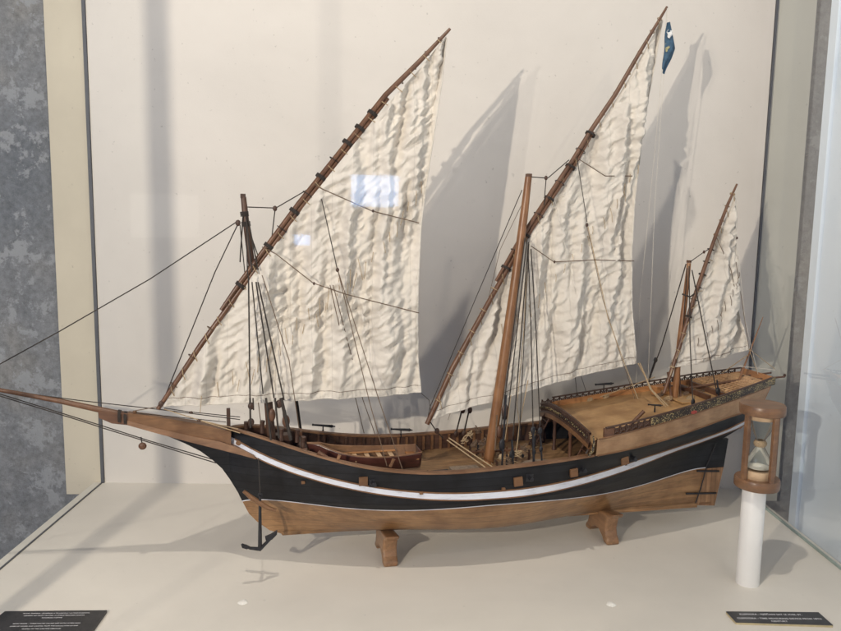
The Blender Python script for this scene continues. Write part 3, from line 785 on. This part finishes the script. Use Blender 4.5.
    # robands: short ties from the sail head to the yard
def ties(parent, full, g, v, cnt):
    n = len(g)-1
    for k in range(cnt):
        f = (k+.6)/cnt; p = Vector(g[int(f*n)][1 if f < .9 else 0]); x, y = polyat(full, .03+f*.95); q = A(x, y, v)
        MB().tube([p+Vector((.004, -.002, -.002)), p.lerp(q, .5)+Vector((0, -.006, 0)), q+Vector((-.002, -.006, .002))], .0008, 5).build('roband', 'rope_tan', parent)
ties(sf, full_f, gf, VF, 22); ties(sm, full_m, gm, VM, 20); ties(sz, full_z, gz, VZ, 12)
def reefs(parent, g, h0, h1, w0, w1, cnt, mat='rope_tan', L=.022):
    n = len(g)-1
    for k in range(cnt):
        f = (k+.5)/cnt; h = h0+(h1-h0)*f; w = w0+(w1-w0)*f
        p = Vector(g[int(h*n)][int(w*n)])+Vector((0, -.006, 0)); l = L*random.uniform(.6, 1.3)
        a = random.uniform(-.25, .25)
        MB().tube([p, p+Vector((a*l*.5, -.003, -l*.5)), p+Vector((a*l, -.002, -l))], .00055, 5).build('reef_point', mat, parent)
reefs(sf, gf, .05, .62, .22, .95, 20, L=.024); reefs(sf, gf, .02, .40, .10, .60, 14, L=.03)
reefs(sm, gm, .20, .60, .15, .95, 18); reefs(sz, gz, .15, .55, .2, .95, 12, 'rope_brown', .016)
# ------------------------------------------------------------------ rigging
def rope(name, pts, mat='rope_dark', r=.0009, sag=0, parent=None):
    P = [A(*p) if len(p) == 3 else A(p[0], p[1], 0) for p in pts]
    if len(P) == 2 or sag:
        out = []
        for a, b in zip(P, P[1:]):
            for i in range(7):
                f = i/7; out.append(a.lerp(b, f)-Vector((0, 0, sag*4*f*(1-f))))
        out.append(P[-1]); P = out
    return MB().tube(P, r, 6).build(name, mat, parent or ROOT)
def block(x, y, v, s=1.0, mat='dark', tall=1.25):
    m = MB(); p = A(x, y, v); m.ball((0, 0, 0), .0052*s, 12, tall)
    m.v = [(p.x+a, p.y+b*.6, p.z+c) for a, b, c in m.v]; return m.build('block', mat, ROOT)
rope('stay', [(-60, 398, 0), (0, 364, 0), (60, 331, 0), (150, 279, 0), (238, 221, 0)], r=.0009)
rope('stay', [(238, 224, 0), (215, 272, -.01), (162, 404, VF)], r=.0009)
block(238, 223, -.004, .8)
block(161, 404, VF-.004, .8)
rope('lift', [(245, 207, 0), (273, 208, -.010)]); rope('lift', [(276, 208, -.010), (312, 187, VF)]); rope('lift', [(275, 210, -.010), (272, 236, VF)])
block(275, 208.5, -.010, .7)
for k, (x, y) in enumerate([(244.5, 214), (246, 224), (252, 268)]):
    lash(fm, A(x, y, 0), A(243, 197, 0)-A(268, 398, 0), .0062+.0005*k, .008, 'rope_dark')
for a, b, v2 in (((246, 216), (252, 272), -.040), ((248, 218), (258, 270), -.030), ((243, 216), (240, 262), .02)):
    rope('halyard', [(*a, -.006), (*b, v2)], r=.0011)
rope('shroud', [(249, 230, .01), (284, 330, .06), (300, 428, .085)], r=.0009)
rope('shroud', [(249, 232, .01), (276, 330, .06), (284, 424, .075)], r=.0009)
rope('tackle', [(297, 400, .08), (301, 430, .085)], r=.0018)
VFs = -.046
rope('shroud', [(248.5, 275, -.048), (250, 398, -.062)], r=.0012)
rope('shroud', [(252, 282, -.048), (263, 394, -.060)], r=.0010)
rope('shroud', [(256, 282, -.048), (274, 398, -.055)], r=.0012)
rope('shroud', [(258, 282, -.048), (284, 400, -.050)], r=.0012)
rope('halyard', [(262, 275, -.048), (289, 360, -.060), (299, 428, -.045)], 'rope_brown', .0007)
rope('halyard', [(246, 222, -.005), (247.5, 275, -.024)], 'rope_dark', .0009)
rope('halyard', [(240, 225, -.005), (246, 285, -.018)], 'rope_dark', .0008)
block(251, 406, -.062, .95); block(251, 422, -.062, 1.0); block(272, 415, -.05, 1.1, 'brown', 1.9); block(286, 421, -.045, 1.2, 'brown', 1.7); block(279, 404, -.05, 1.1)
rope('tackle', [(250, 398, -.062), (250.5, 428, -.066)], r=.0016); rope('tackle', [(253, 398, -.062), (253.5, 410, -.062)], r=.0012)
rope('tackle', [(275, 398, -.055), (279, 438, -.058)], r=.0016); rope('tackle', [(281, 398, -.05), (291, 440, -.052)], r=.0028); rope('tackle', [(266, 398, -.05), (271, 440, -.05)], r=.0018)
rope('halyard', [(258, 400, -.03), (261, 424, -.04)], 'rope_brown', .0007)
# lines in front of the fore sail
VS = VF-.040
rope('brace', [(320, 192, VF-.008), (337, 268, VS)], r=.0008); block(337.5, 270, VS, .55)
rope('brace', [(338, 271, VS), (369, 400, -.06), (387, 466, -.090)], 'rope_brown', .0007)
rope('brace', [(338, 271, VS), (379, 400, -.065), (403, 471, -.097)], 'rope_brown', .0007)
rope('brace', [(330, 285, VS), (356, 400, .0), (364, 433, .085)], 'rope_brown', .0007)
rope('brace', [(333, 285, VS), (363, 400, .0), (375, 434, .085)], 'rope_brown', .0007)
rope('bunt_line', [(262, 247, VF-.008), (276, 254, VF-.022), (313, 283, VS), (345, 294, VS), (419, 313, VS+.012)], 'rope_brown', .0008)
rope('bunt_line', [(314, 184, VF-.010), (322, 189, VF-.014), (372, 211, VS), (419, 223, VS+.012)], 'rope_brown', .0008)
block(314, 283.5, VS, .4); block(373, 211, VS, .4)
# main mast rigging
rope('stay', [(522, 190, -.004), (475, 300, -.004), (430, 407, VM), (427, 422, VM)], r=.0008)
rope('stay', [(524, 200, .01), (500, 250, .03), (488, 300, .06), (448, 420, .095)], 'rope_brown', .0005)
rope('lift', [(531, 177, MMV), (545, 178, 0)]); rope('lift', [(548, 178, 0), (569, 160, VM-.01)]); rope('lift', [(546, 180, 0), (544, 205, VM-.008)])
block(546, 178, 0, .65)
for a, b, r in (((525, 238), (501, 428), .0011), ((527, 240), (506, 430), .0011), ((528.5, 242), (513, 436), .0012), ((529, 244), (519, 440), .0009)):
    rope('shroud', [(*a, -.014), (*b, -.055)], r=r)
rope('shroud', [(528, 246, -.014), (531, 330, -.05), (533, 426, -.092)], r=.0011)
rope('shroud', [(531, 249, -.014), (536, 330, -.05), (540, 426, -.090)], r=.0011)
for (x, y) in ((533, 430), (540, 431)): block(x, y, -.093, .9, 'iron', 1.5)
for (x, y) in ((534, 452), (541, 449)): block(x, y, -.095, .7, 'iron', 1.5)
rope('tackle', [(533, 430, -.092), (534, 470, -.100)], 'iron', .0023); rope('tackle', [(540, 430, -.090), (542, 464, -.098)], 'iron', .0017)
block(505, 412, -.05, 1.3, 'dark', 2.2); block(499, 432, -.05, 1.1, 'brown', 2.0); block(502, 445, -.06, 1.1, 'iron', 2.0); block(512, 455, -.06, 1.0, 'iron', 2.0); block(501, 457, -.06, .9, 'rope_tan')
rope('tackle', [(506, 395, -.05), (502, 465, -.065)], 'iron', .0018); rope('tackle', [(497, 415, -.05), (495, 450, -.055)], 'rope_brown', .0016); rope('tackle', [(511, 395, -.05), (505, 440, -.06)], 'rope_tan', .0006); rope('tackle', [(512, 440, -.06), (513, 466, -.07)], 'iron', .0020)
rope('brace', [(577, 158, VM-.01), (587, 222, VS+.02)], r=.0008); block(587, 225, VS+.02, .55)
rope('brace', [(588, 227, VS+.02), (608, 318, -.02), (624, 362, -.03), (638, 399, -.035)], 'rope_tan', .0008)
rope('brace', [(587, 227, VS+.02), (603, 300, -.0), (622, 360, -.02), (635, 399, -.025)], 'rope_brown', .0006)
rope('bunt_line', [(531, 246, -.004), (554, 262, -.006), (594, 260, -.006), (634, 261, .012)], 'rope_brown', .0008)
rope('bunt_line', [(577, 158, VM-.01), (605, 176, -.004), (634, 176, .010)], 'rope_brown', .0008)
rope('bunt_line', [(555, 200, -.0), (575, 290, -.002), (590, 350, .005)], 'rope_white', .0005)
block(554.5, 262, -.006, .4); block(595, 260, -.006, .4)
rope('sheet', [(575, 375, .02), (577, 394, .095)], r=.0006); rope('sheet', [(580, 373, .02), (586, 391, .095)], r=.0006)
rope('sheet', [(638, 363, .012), (645, 376, -.0), (652, 390, -.02), (660, 399, -.035), (667, 404, -.04)], 'rope_tan', .0011)
rope('sheet', [(640, 363, .012), (650, 389, -.03), (666, 407, -.055)], 'rope_tan', .0009)
rope('sheet', [(655, 377, .07), (600, 397, .06)], 'rope_tan', .0010)
rope('sheet', [(520, 430, -.03), (517, 405, -.01), (524, 330, -.012), (527, 260, -.012)], 'rope_tan', .0007)
rope('sheet', [(516, 455, -.06), (519, 428, -.05), (528, 380, -.03)], 'rope_tan', .0009)
rope('sheet', [(447, 440, .03), (489, 470, -.07)], 'rope_tan', .0012); rope('sheet', [(449, 438, .03), (494, 468, -.06)], 'rope_tan', .0012)
rope('flag_halyard', [(664, 75, .0), (655, 200, .03), (648, 380, .07)], 'rope_white', .0004)
rope('flag_halyard', [(667, 10, .0), (655, 150, .03), (640, 300, .07), (636, 385, .08)], 'rope_white', .0004)
# far shroud tackles at the main
for a, b in (((464, 402), (455, 437)), ((471, 402), (463, 437))):
    rope('tackle', [(*a, .085), (*b, .088)], r=.0016)
    block(a[0]-1, a[1]+8, .085, .9, 'dark', 1.5); block(b[0]+1, b[1]-3, .085, .9, 'dark', 1.5)
rope('tackle', [(429, 420, VM), (437, 432, .03), (443, 438, .03)], r=.0010); block(437, 431, .03, .9)
rope('tackle', [(421, 393, VF), (429, 400, -.0), (431, 412, .0)], r=.0006)
# mizzen rigging
rope('shroud', [(686, 264, .004), (662, 345, .06), (649, 380, .085)], r=.0012); block(655.5, 360, .075, .9, 'iron'); rope('tackle', [(655, 361, .075), (649, 380, .087)], 'iron', .0020)
rope('shroud', [(689, 266, -.004), (690, 340, -.03), (693, 408, -.062)], r=.0011); rope('shroud', [(692, 270, -.02), (706, 340, -.035), (717, 393, -.058)], r=.0012)
block(718, 391, -.058, .9, 'iron', 1.6); block(693, 402, -.062, .8, 'iron', 1.6); rope('tackle', [(717, 380, -.058), (719, 398, -.06)], 'iron', .0017)
rope('lift', [(690, 262, -.003), (704, 252, -.01), (711, 248, VZ)]); block(704, 252, -.010, .5)
rope('halyard', [(687, 268, -.004), (683, 330, -.006), (677, 390, -.004)], r=.0008)
rope('lashing', [(682, 294, -.008), (690, 297, -.016), (697, 292, -.016)], r=.0016)
rope('sheet', [(736, 262, -.02), (749, 349, -.02)], 'rope_brown', .0006)
rope('sheet', [(737, 192, -.012), (737, 240, -.02), (745, 320, -.02), (758, 374, -.02)], 'rope_white', .0004)
rope('sheet', [(749, 349, -.018), (758, 374, -.018)], 'rope_tan', .0007); rope('sheet', [(749, 349, -.018), (775, 369, -.02)], 'rope_tan', .0007)
rope('sheet', [(738, 366, .0), (757, 368, -.01), (775, 370, -.02)], 'rope_white', .0006)
rope('sheet', [(748, 355, -.018), (735, 364, .01), (722, 373, .02)], 'rope_tan', .0009)
rope('sheet', [(640, 363, .01), (651, 389, -.03), (668, 406, -.05)], 'rope_tan', .0010)
MB().tube([A(739, 380, 0), A(763, 317, 0)], [.0022, .0007], 8).build('flagstaff', 'mast', ROOT)
rope('vang', [(735, 290, -.02), (731, 270, -.018), (716, 236, -.018)], 'rope_brown', .0007)
block(737, 238, -.02, .4)
# head rigging
rope('stay', [(-60, 382, -.0), (80, 400.5, 0), (156, 409, -.01), (240, 419.5, -.03)], r=.0008)
rope('stay', [(133, 411, -.006), (156, 407, VF), (161, 408, VF)], 'rope_brown', .0007)
rope('stay', [(137, 413, 0), (183, 417.6, -.01), (226, 422, -.02)], 'rope_dark', .0006)
rope('tack_line', [(164, 409, VF), (199, 420, -.02), (240, 433, -.035)], 'rope_tan', .0008); rope('tack_line', [(164, 408, VF), (191, 412, -.02), (240, 417, .02)], 'rope_dark', .0007)
rope('tack_line', [(199, 420, -.02), (238, 429, -.03)], 'rope_tan', .0007)
block(191, 412.5, -.02, .65, 'dark', .7); block(199, 420.5, -.02, .65, 'dark', .7); block(135, 412, -.0, .6, 'trim', .9)
rope('bobstay', [(-60, 381, 0), (0, 396, 0), (80, 420.5, 0), (103, 428, 0), (216, 463, 0)], r=.0009)
rope('bobstay', [(-60, 379, 0), (0, 394, .0), (103, 426, 0), (150, 441, 0), (215, 460, 0)], r=.0009)
block(142.5, 446, 0, 1.25, 'brown', .95); rope('bobstay', [(141, 437, 0), (142.5, 446, 0)], r=.0010)
# ------------------------------------------------------------------ deck clutter
m = MB(); u, z = .12, c_deck(.12)+.004
MB().box((.135, -.045, c_deck(.13)+.005), (.052, .052, .007)).build('hatch', 'canvas', ROOT, False, .001)
g = []
for i in range(15):
    row = []
    for j in range(11):
        x, y = -1+2*i/14, -1+2*j/10; r2 = x*x+y*y
        row.append((.262+.040*x, -.062+.026*y, c_deck(.26)+.001+.017*max(0, 1-r2)**.5+.001*noise.noise(Vector((x*3, y*3, 1)))))
    g.append(row)
MB().grid(g).build('canvas_mound', 'canvas', ROOT)
for k, (x, y, v) in enumerate([(470, 436, .02), (478, 432, .03), (482, 445, .0), (465, 441, .03), (474, 446, .01), (488, 440, .01), (518, 455, -.06), (524, 450, -.05), (509, 462, -.07), (532, 436, .03)]):
    p = A(x, y, v); p.z = max(c_deck(p.x)+.002, p.z-.004); m = MB()
    for q in range(5):
        c0 = random.uniform(0, 6); rr = random.uniform(.0035, .0065); tl = random.uniform(-1.6, 1.6)
        m.tube([p+Vector((rr*math.cos(t+c0)*(1+.2*math.sin(3*t)), rr*.8*math.sin(t+c0), .002*q+tl*rr*math.cos(t+c0)*.7+.003)) for t in np.linspace(0, 5.8, 18)], .00085, 5)
    m.build('rope_coil', 'rope_tan' if k % 3 == 0 else 'rope_brown', ROOT)
for k in range(9):   # fife-rail pins and cleats near the main mast
    u = .165+.012*k; v = .03+.0*(k % 3); z = c_deck(u)
    MB().tube([(u, v, z), (u, v, z+.018)], [.0016, .0022], 6).build('belaying_pin', 'dark' if k % 2 else 'brown', ROOT)
MB().box((.213, .03, c_deck(.21)+.012), (.11, .006, .004)).build('fife_rail', 'brown', ROOT, False, .0005)
for k, (x, y, v) in enumerate([(497, 448, -.02), (507, 447, -.03), (516, 449, -.02), (523, 442, .0), (529, 447, -.02), (534, 440, .02), (491, 446, .03), (478, 441, .05), (470, 444, .05)]):
    p = A(x, y, v); z = c_deck(p.x); h = .012+.012*((k*7) % 3)
    MB().tube([(p.x, v, z), (p.x+.001, v, z+h*.6), (p.x+.003*((k % 3)-1), v, z+h)], [.0018, .0026, .0014], 7).build('tackle_block', 'iron' if k % 2 else 'dark', ROOT)
for k in range(7):   # loose falls lying on the deck
    u0 = .10+.03*k; v0 = -.07+.018*k; z = c_deck(u0)+.0045
    P = [Vector((u0+.05*t+.006*math.sin(9*t+k), v0+.02*math.sin(4*t+k*2), c_deck(u0+.05*t)+.0045+.002*abs(math.sin(6*t+k)))) for t in np.linspace(0, 1, 14)]
    MB().tube(P, .0007, 5).build('loose_line', 'rope_tan' if k % 2 else 'rope_brown', ROOT)
# windlass and bitts at the bow
u0 = -.150; z0 = c_deck(u0)
w = MB().tube([(u0, -.05, z0+.018), (u0, .05, z0+.018)], .0085, 10).build('windlass', 'dark', ROOT)
for v in (-.052, .052): MB().box((u0, v, z0+.016), (.008, .008, .034)).build('windlass_post', 'brown', w, False, .0006)
for x, y, v in ((281, 432, -.03), (297, 433, -.02), (303, 440, -.03), (262, 424, .0), (246, 425, .01)):
    p = A(x, y, v); MB().tube([(p.x, v, p.z-.016), (p.x, v, p.z-.004), (p.x+.001, v, p.z+.006)], [.0042, .0036, .0046], 8).build('bitt', 'dark', ROOT, False, .0006)
MB().box((-.205, 0, c_deck(-.205)+.014), (.006, .085, .006)).build('pin_rail', 'dark', ROOT, False, .0005)
MB().box((-.185, .02, c_deck(-.18)+.02), (.03, .02, .022)).build('deck_locker', 'dark', ROOT, False, .001)
MB().tube([A(318, 452, -.07), A(334, 463, -.075)], [.0036, .0042], 8).build('catblock_beam', 'brown', ROOT)
for x, y, v in ((338, 459, -.078), (392, 463, -.085)):
    p = A(x, y, v); MB().tube([p+Vector((-.003, 0, -.006)), p+Vector((0, 0, .0)), p+Vector((.003, 0, .007))], [.003, .0026, .0032], 6).build('boat_chock', 'cap', ROOT)
for x in (640, 664, 684, 700):   # clutter around the mizzen mast
    p = A(x, 0, .02)
MB().tube([A(668, 372, .0), A(672, 405, -.01)], .0024, 8).build('mizzen_bitt', 'brown', ROOT)
MB().tube([A(679, 372, .02), A(681, 404, .0)], .0022, 8).build('mizzen_bitt', 'brown', ROOT)
MB().tube([A(663, 385, .03), A(690, 388, .02)], .0020, 8).build('mizzen_rail', 'dark', ROOT)
for k, (x, y, v) in enumerate([(660, 394, .01), (668, 398, -.02), (686, 394, .0), (690, 400, -.02), (700, 395, .0), (664, 390, .03), (590, 400, .07), (606, 397, .07)]):
    p = A(x, y, v); p.z = max(c_q(p.x)+.003, min(p.z, c_q(p.x)+.012)); m = MB()
    for q in range(3):
        c0 = random.uniform(0, 6); rr = random.uniform(.004, .008)
        m.tube([p+Vector((rr*math.cos(t+c0), rr*.8*math.sin(t+c0), .0015*q+.3*rr*math.cos(t+c0))) for t in np.linspace(0, 5.8, 16)], .0008, 5)
    m.build('rope_coil', 'rope_tan' if k > 4 or k % 2 else 'rope_brown', ROOT)
# ------------------------------------------------------------------ ship's boat on the deck
def thing_local(name, u, v, z, **k): return empty(name, W((u, v, z)), TH, **k)
bu0, bu1 = -.128, .050; bv, bz = -.030, c_deck(-.04)+.007
bt = thing_local('rowing_boat', (bu0+bu1)/2, bv, bz, label="dark red ship's boat with pale thwarts resting on the foredeck planks", cat='boat')
Lb = bu1-bu0
def boat_half(s): return .031*math.sin(PI/2*min(1, s/.55))**.75*(1-.28*max(0, (s-.55)/.45)**2)
def boat_surf(inset, zlo, name, mat, t0=0., t1=1.):
    m = MB(); g = []
    for i in range(41):
        s = i/40; b = boat_half(s)-inset; row = []
        sheer = .029+.013*(1-s)**2.4+.004*s**3
        for j in range(17):
            a = -PI/2+PI*j/16; f = math.cos(a)   # keel at f=1
            y = math.sin(a); yy = (abs(y)**.75)*(1 if y > 0 else -1)
            z = zlo+(sheer-zlo)*(1-abs(f)**1.5)+.012*(1-s)**5
            row.append((-Lb/2+Lb*s-(.012*(z/.04) if s < .02 else 0), max(b, .0006)*yy, z))
        g.append(row)
    m.grid(g)
    return m, g
m, g = boat_surf(0, 0, '', ''); m.add(g[-1], [tuple(range(17))]); m.build('boat_hull', 'redboat', bt, True, 0, .0012)
m2, g2 = boat_surf(.0022, .004, '', ''); m2.build('boat_lining', 'trim', bt)
m = MB(); m.tube([Vector(r[0]) for r in g], .0014, 6); m.tube([Vector(r[-1]) for r in g], .0014, 6); m.build('gunwale', 'cap', bt)
for s in (.25, .37, .49, .61, .73):
    MB().box((-Lb/2+Lb*s, 0, .021+.006*(1-s)), (.0075, 2*boat_half(s)-.004, .0016)).build('thwart', 'palewood', bt, False, .0003)
MB().box((-Lb/2+Lb*.5, .016, .027), (.10, .005, .0018)).build('oar', 'orange', bt, False, .0003)
MB().box((-Lb/2+Lb*.93, 0, .021), (.016, 2*boat_half(.93)-.005, .0016)).build('stern_seat', 'orange', bt, False, .0003)
# ------------------------------------------------------------------ anchor at the bow
AV = -.075
ca = A(260, 548.5, AV)
an = thing_local('anchor', ca.x, AV, ca.z, label='black iron anchor with brown wooden stock hanging beside the bow', cat='anchor')
def AL(x, y, dv=0): p = A(x, y, AV+dv)-Vector((ca.x, AV, ca.z)); return p
MB().tube([AL(260, 548), AL(260, 520), AL(260, 496)], [.0034, .0026, .0022], 8).build('shank', 'iron', an)
m = MB(); m.tube([AL(242, 544.5, -.004), AL(250, 548), AL(260, 549), AL(267, 542, .004), AL(276, 533, .008)], [.0022, .0026, .0036, .0026, .0020], 8)
m.build('arms', 'iron', an)
MB().prism([tuple(AL(*p))[::2] for p in [(265, 538), (271, 535.5), (277.5, 531.5), (277, 536), (272, 541), (266, 542)]], .004, .0085).build('fluke', 'iron', an, False, .0008)
MB().prism([tuple(AL(*p))[::2] for p in [(241, 543), (246, 543.5), (251, 546), (247, 548), (242, 546.5)]], -.006, -.002).build('fluke', 'iron', an, False, .0008)
MB().tube([AL(243.5, 491, .004), AL(252, 498, .002), AL(260, 503), AL(268, 508, -.002), AL(276, 510.5, -.004)], [.0028, .0042, .0046, .0040, .0028], 8).build('stock', 'trim', an)
mr = MB(); c = AL(260, 495); mr.tube([c+Vector((.003*math.cos(q), 0, .003*math.sin(q))) for q in np.linspace(0, 2*PI, 13)], .0008, 5, caps=False); mr.build('ring', 'iron', an)
MB().tube([AL(258.5, 458, .035), AL(259, 470, .02), AL(260, 493)], .0008, 6).build('anchor_rope', 'rope_dark', an)
# ------------------------------------------------------------------ flag
fp = A(667, 22, -.004)
fl = thing_local('flag', fp.x, fp.y, fp.z, label='small blue and white flag with a yellow emblem hanging limp from the main yard peak', cat='flag')
def flagmesh(pts_l, pts_r, name, mat, off=0, parent=fl):
    m = MB(); g = []
    for i in range(17):
        f = i/16; a = cat(pts_l, f); b = cat(pts_r, f); row = []
        for j in range(9):
            w_ = j/8; x, y = a[0]+(b[0]-a[0])*w_, a[1]+(b[1]-a[1])*w_; p = A(x, y, 0)-Vector((fp.x, 0, fp.z))
            p.y = .004*math.sin(5*w_+4*f)+.002*math.sin(9*f)-off; row.append(p)
        g.append(row)
    m.grid(g); return m.build(name, mat, parent, True, 0, .0005)
flagmesh([(666.5, 23), (664.5, 39), (663.5, 50), (662.5, 58), (660, 69.5)], [(667.5, 23), (671, 33), (674, 49), (671, 60), (664, 74.5)], 'flag_cloth', 'flag_blue')
flagmesh([(667, 30), (666, 39)], [(670, 32), (671.5, 40)], 'white_panel', 'flag_white', .0012)
flagmesh([(664.5, 44), (664, 53)], [(667, 48), (668.5, 50)], 'emblem', 'flag_emblem', .0012)
MB().tube([Vector(A(667, 8, 0))-Vector((fp.x, fp.y, fp.z)), Vector((0, 0, 0))], .0004, 5).build('flag_line', 'rope_white', fl)
# ------------------------------------------------------------------ stand feet
def foot(px, py, top, w, lbl):
    g = floor_at(px, py); v = (g-P0).dot(N); u = (g-P0).dot(U)
    f = empty('stand_foot', W((u, .0, 0)), TH, label=lbl, cat='stand', group='carved wooden feet under the ship model')
    prof = [(-.060, top), (-.052, top-.010), (-.040, top-.014), (-.034, .028), (-.038, .016), (-.046, .008), (-.046, 0), (-.030, 0), (-.022, .010), (-.008, .018),
            (.008, .018), (.022, .010), (.030, 0), (.046, 0), (.046, .008), (.038, .016), (.034, .028), (.040, top-.014), (.052, top-.010), (.060, top), (.0, top-.012)]
    m = MB(); n = len(prof)
    vs = [(-w/2, y, z) for y, z in prof]+[(w/2, y, z) for y, z in prof]
    m.add(vs, [tuple(range(n)), tuple(range(2*n-1, n-1, -1))]+[(i, i+n, (i+1) % n+n, (i+1) % n) for i in range(n)])
    m.build('cradle', 'stand', f, False, .0035); return f
foot(391, 567, .062, .026, 'carved brown wooden stand foot under the forward half of the hull')
foot(613, 545, .066, .026, 'carved brown wooden stand foot under the after half of the hull')
# ------------------------------------------------------------------ hourglass on its pillar
pb = floor_at(752, 588)+Vector((0, .018, 0))
PH = .170
po = MB().lathe([(1e-4, 0), (.0185, 0), (.0188, .001), (.0188, PH-.001), (.0182, PH), (1e-4, PH)], (0, 0, 0), 48).build('pedestal', 'pillar'); po.location = pb
tag(po, 'white round tube standing on the floor under the hourglass', 'pedestal')
hg = empty('hourglass', pb+Vector((0.004, 0, PH+.0005)), 0, label='old hourglass in a round brown wooden frame on the white tube', cat='hourglass')
def disc(z0, r, h, name, mat, wob=.0012):
    m = MB(); n = 40
    prof = [(1e-4, 0), (r*.97, 0), (r, .002), (r*1.005, h/2), (r, h-.002), (r*.97, h), (1e-4, h)]
    m.lathe(prof, (0, 0, z0), n)
    m.v = [(a*(1+wob*18*math.sin(3*math.atan2(b, a)+z0*40)), b*(1+wob*14*math.cos(2*math.atan2(b, a))), c) for a, b, c in m.v]
    return m.build(name, mat, hg)
HT = .142
disc(0, .0355, .0165, 'bottom_disc', 'glasswood'); disc(HT-.0165, .0355, .0165, 'top_disc', 'glasswood')
for an_ in (-160, -75, 15, 105):
    a = math.radians(an_); R = Matrix.Rotation(a, 3, 'Z')
    MB().box((.0305*math.cos(a), .0305*math.sin(a), HT/2), (.0062, .0085, HT-.033), R).build('post', 'glasswood', hg, False, .0008)
disc(.0165, .0235, .0135, 'inner_disc', 'palewood', .0004); disc(HT-.0165-.009, .0235, .009, 'inner_disc', 'palewood', .0004)
zb, zt_, zm_ = .0305, HT-.0260, .075
prof = []
for i in range(33):
    f = i/32; z = zb+(zt_-zb)*f; d = abs(z-zm_)/((zt_-zb)/2); r = .0038+.0165*(math.sin(min(1, d)*PI/2)**1.05)
    if d > .93: r *= 1-.12*(d-.93)/.07
    prof.append((r, z))
gb = MB().lathe(prof, (0, 0, 0), 40).build('glass_bulb', 'bulb', hg)
MB().lathe([(1e-4, .0045), (.008, .0035), (.0160, .0005), (.0185, 0), (.0185, -.001)], (0, 0, zb+.0045), 32).build('sand', 'sand', gb)
m = MB()
for k in range(5):
    z = zm_-.004+k*.002; r = .0075+.0018*math.sin(PI*k/4)
    m.tube([(r*math.cos(t), r*math.sin(t), z+.0004*math.sin(9*t)) for t in np.linspace(0, 2*PI, 25)], .0014, 6, caps=False)
m.build('neck_binding', 'rope_tan', gb)
# ------------------------------------------------------------------ plaques
def plaque(quad, thick, lines, label, edge):
    P = [floor_at(x, y, thick) for x, y in quad]   # back-left, back-right, front-right, front-left of the top face
    m = MB(); m.add([(*p[:2], 0) for p in P]+[(*p[:2], thick-.0008) for p in P], [(3, 2, 1, 0), (4, 5, 6, 7), (0, 1, 5, 4), (1, 2, 6, 5), (2, 3, 7, 6), (3, 0, 4, 7)])
    C = sum(P, Vector())/4; o = empty('plaque', (C.x, C.y, 0), 0, label=label, cat='plaque')
    m.v = [(a-C.x, b-C.y, c) for a, b, c in m.v]; m.build('plaque_board', edge, o, False)
    m = MB(); m.add([(p.x-C.x, p.y-C.y, thick-.0008) for p in P]+[(p.x-C.x, p.y-C.y, thick) for p in P], [(3, 2, 1, 0), (4, 5, 6, 7), (0, 1, 5, 4), (1, 2, 6, 5), (2, 3, 7, 6), (3, 0, 4, 7)]); m.build('plaque_face', 'plaque', o, False)
    ax = (P[1]-P[0]).normalized(); ang = math.atan2(ax.y, ax.x)
    for txt, fx, fy, size in lines:
        top = P[0].lerp(P[1], fx); bot = P[3].lerp(P[2], fx); p = top.lerp(bot, fy)
        cu = bpy.data.curves.new('lettering', 'FONT'); cu.body = txt; cu.size = size; cu.align_x = 'CENTER'; cu.align_y = 'CENTER'; cu.space_character = 1.05; cu.offset = size*.035
        cu.materials.append(MT['ink'])
        tmp = bpy.data.objects.new('lettering_curve', cu); COL.objects.link(tmp); bpy.context.view_layer.update()
        me = bpy.data.meshes.new_from_object(tmp.evaluated_get(bpy.context.evaluated_depsgraph_get())); bpy.data.objects.remove(tmp)
        me.materials.clear(); me.materials.append(MT['ink'])
        t = bpy.data.objects.new('lettering', me); COL.objects.link(t); t.parent = o
        t.location = (p.x-C.x, p.y-C.y, thick+.0003); t.rotation_euler = (0, 0, ang)
    return o
plaque([(726, 611.2), (818.5, 612), (833, 625), (736, 622)], .004,
       [('KLEPSIDRA - PJEŠČANI SAT IZ XVIII. ST.', .45, .26, .0054), ('CLEPSYDRA - TIME MEASURING DEVICE FROM 18TH', .50, .60, .0054), ('CENTURY', .47, .83, .0054)],
       'small black plaque with a tan edge and two lines of white lettering below the hourglass', 'plaque_edge')
plaque([(5, 611), (107, 610), (86, 640), (-34, 641)], .004,
       [('MODEL ŠAMBEKA - JEDRENJAK S TRI JARBOLA I LATINSKIM JEDRIMA', .53, .10, .0031), ('IZRAĐEN OD DRVA I PLATNA, IZ ZBIRKE BRODSKIH MAKETA', .53, .18, .0031), ('POMORSKE BAŠTINE', .53, .26, .0031),
        ('XEBEC MODEL - THREE-MASTED SAILING SHIP WITH LATEEN SAILS', .53, .45, .0031), ('MADE OF WOOD AND CANVAS, FROM THE COLLECTION OF SHIP', .53, .54, .0031), ('MODELS OF THE MARITIME HERITAGE', .53, .63, .0031)],
       'larger black plaque with dense rows of grey lettering at the near left of the floor', 'plaque')
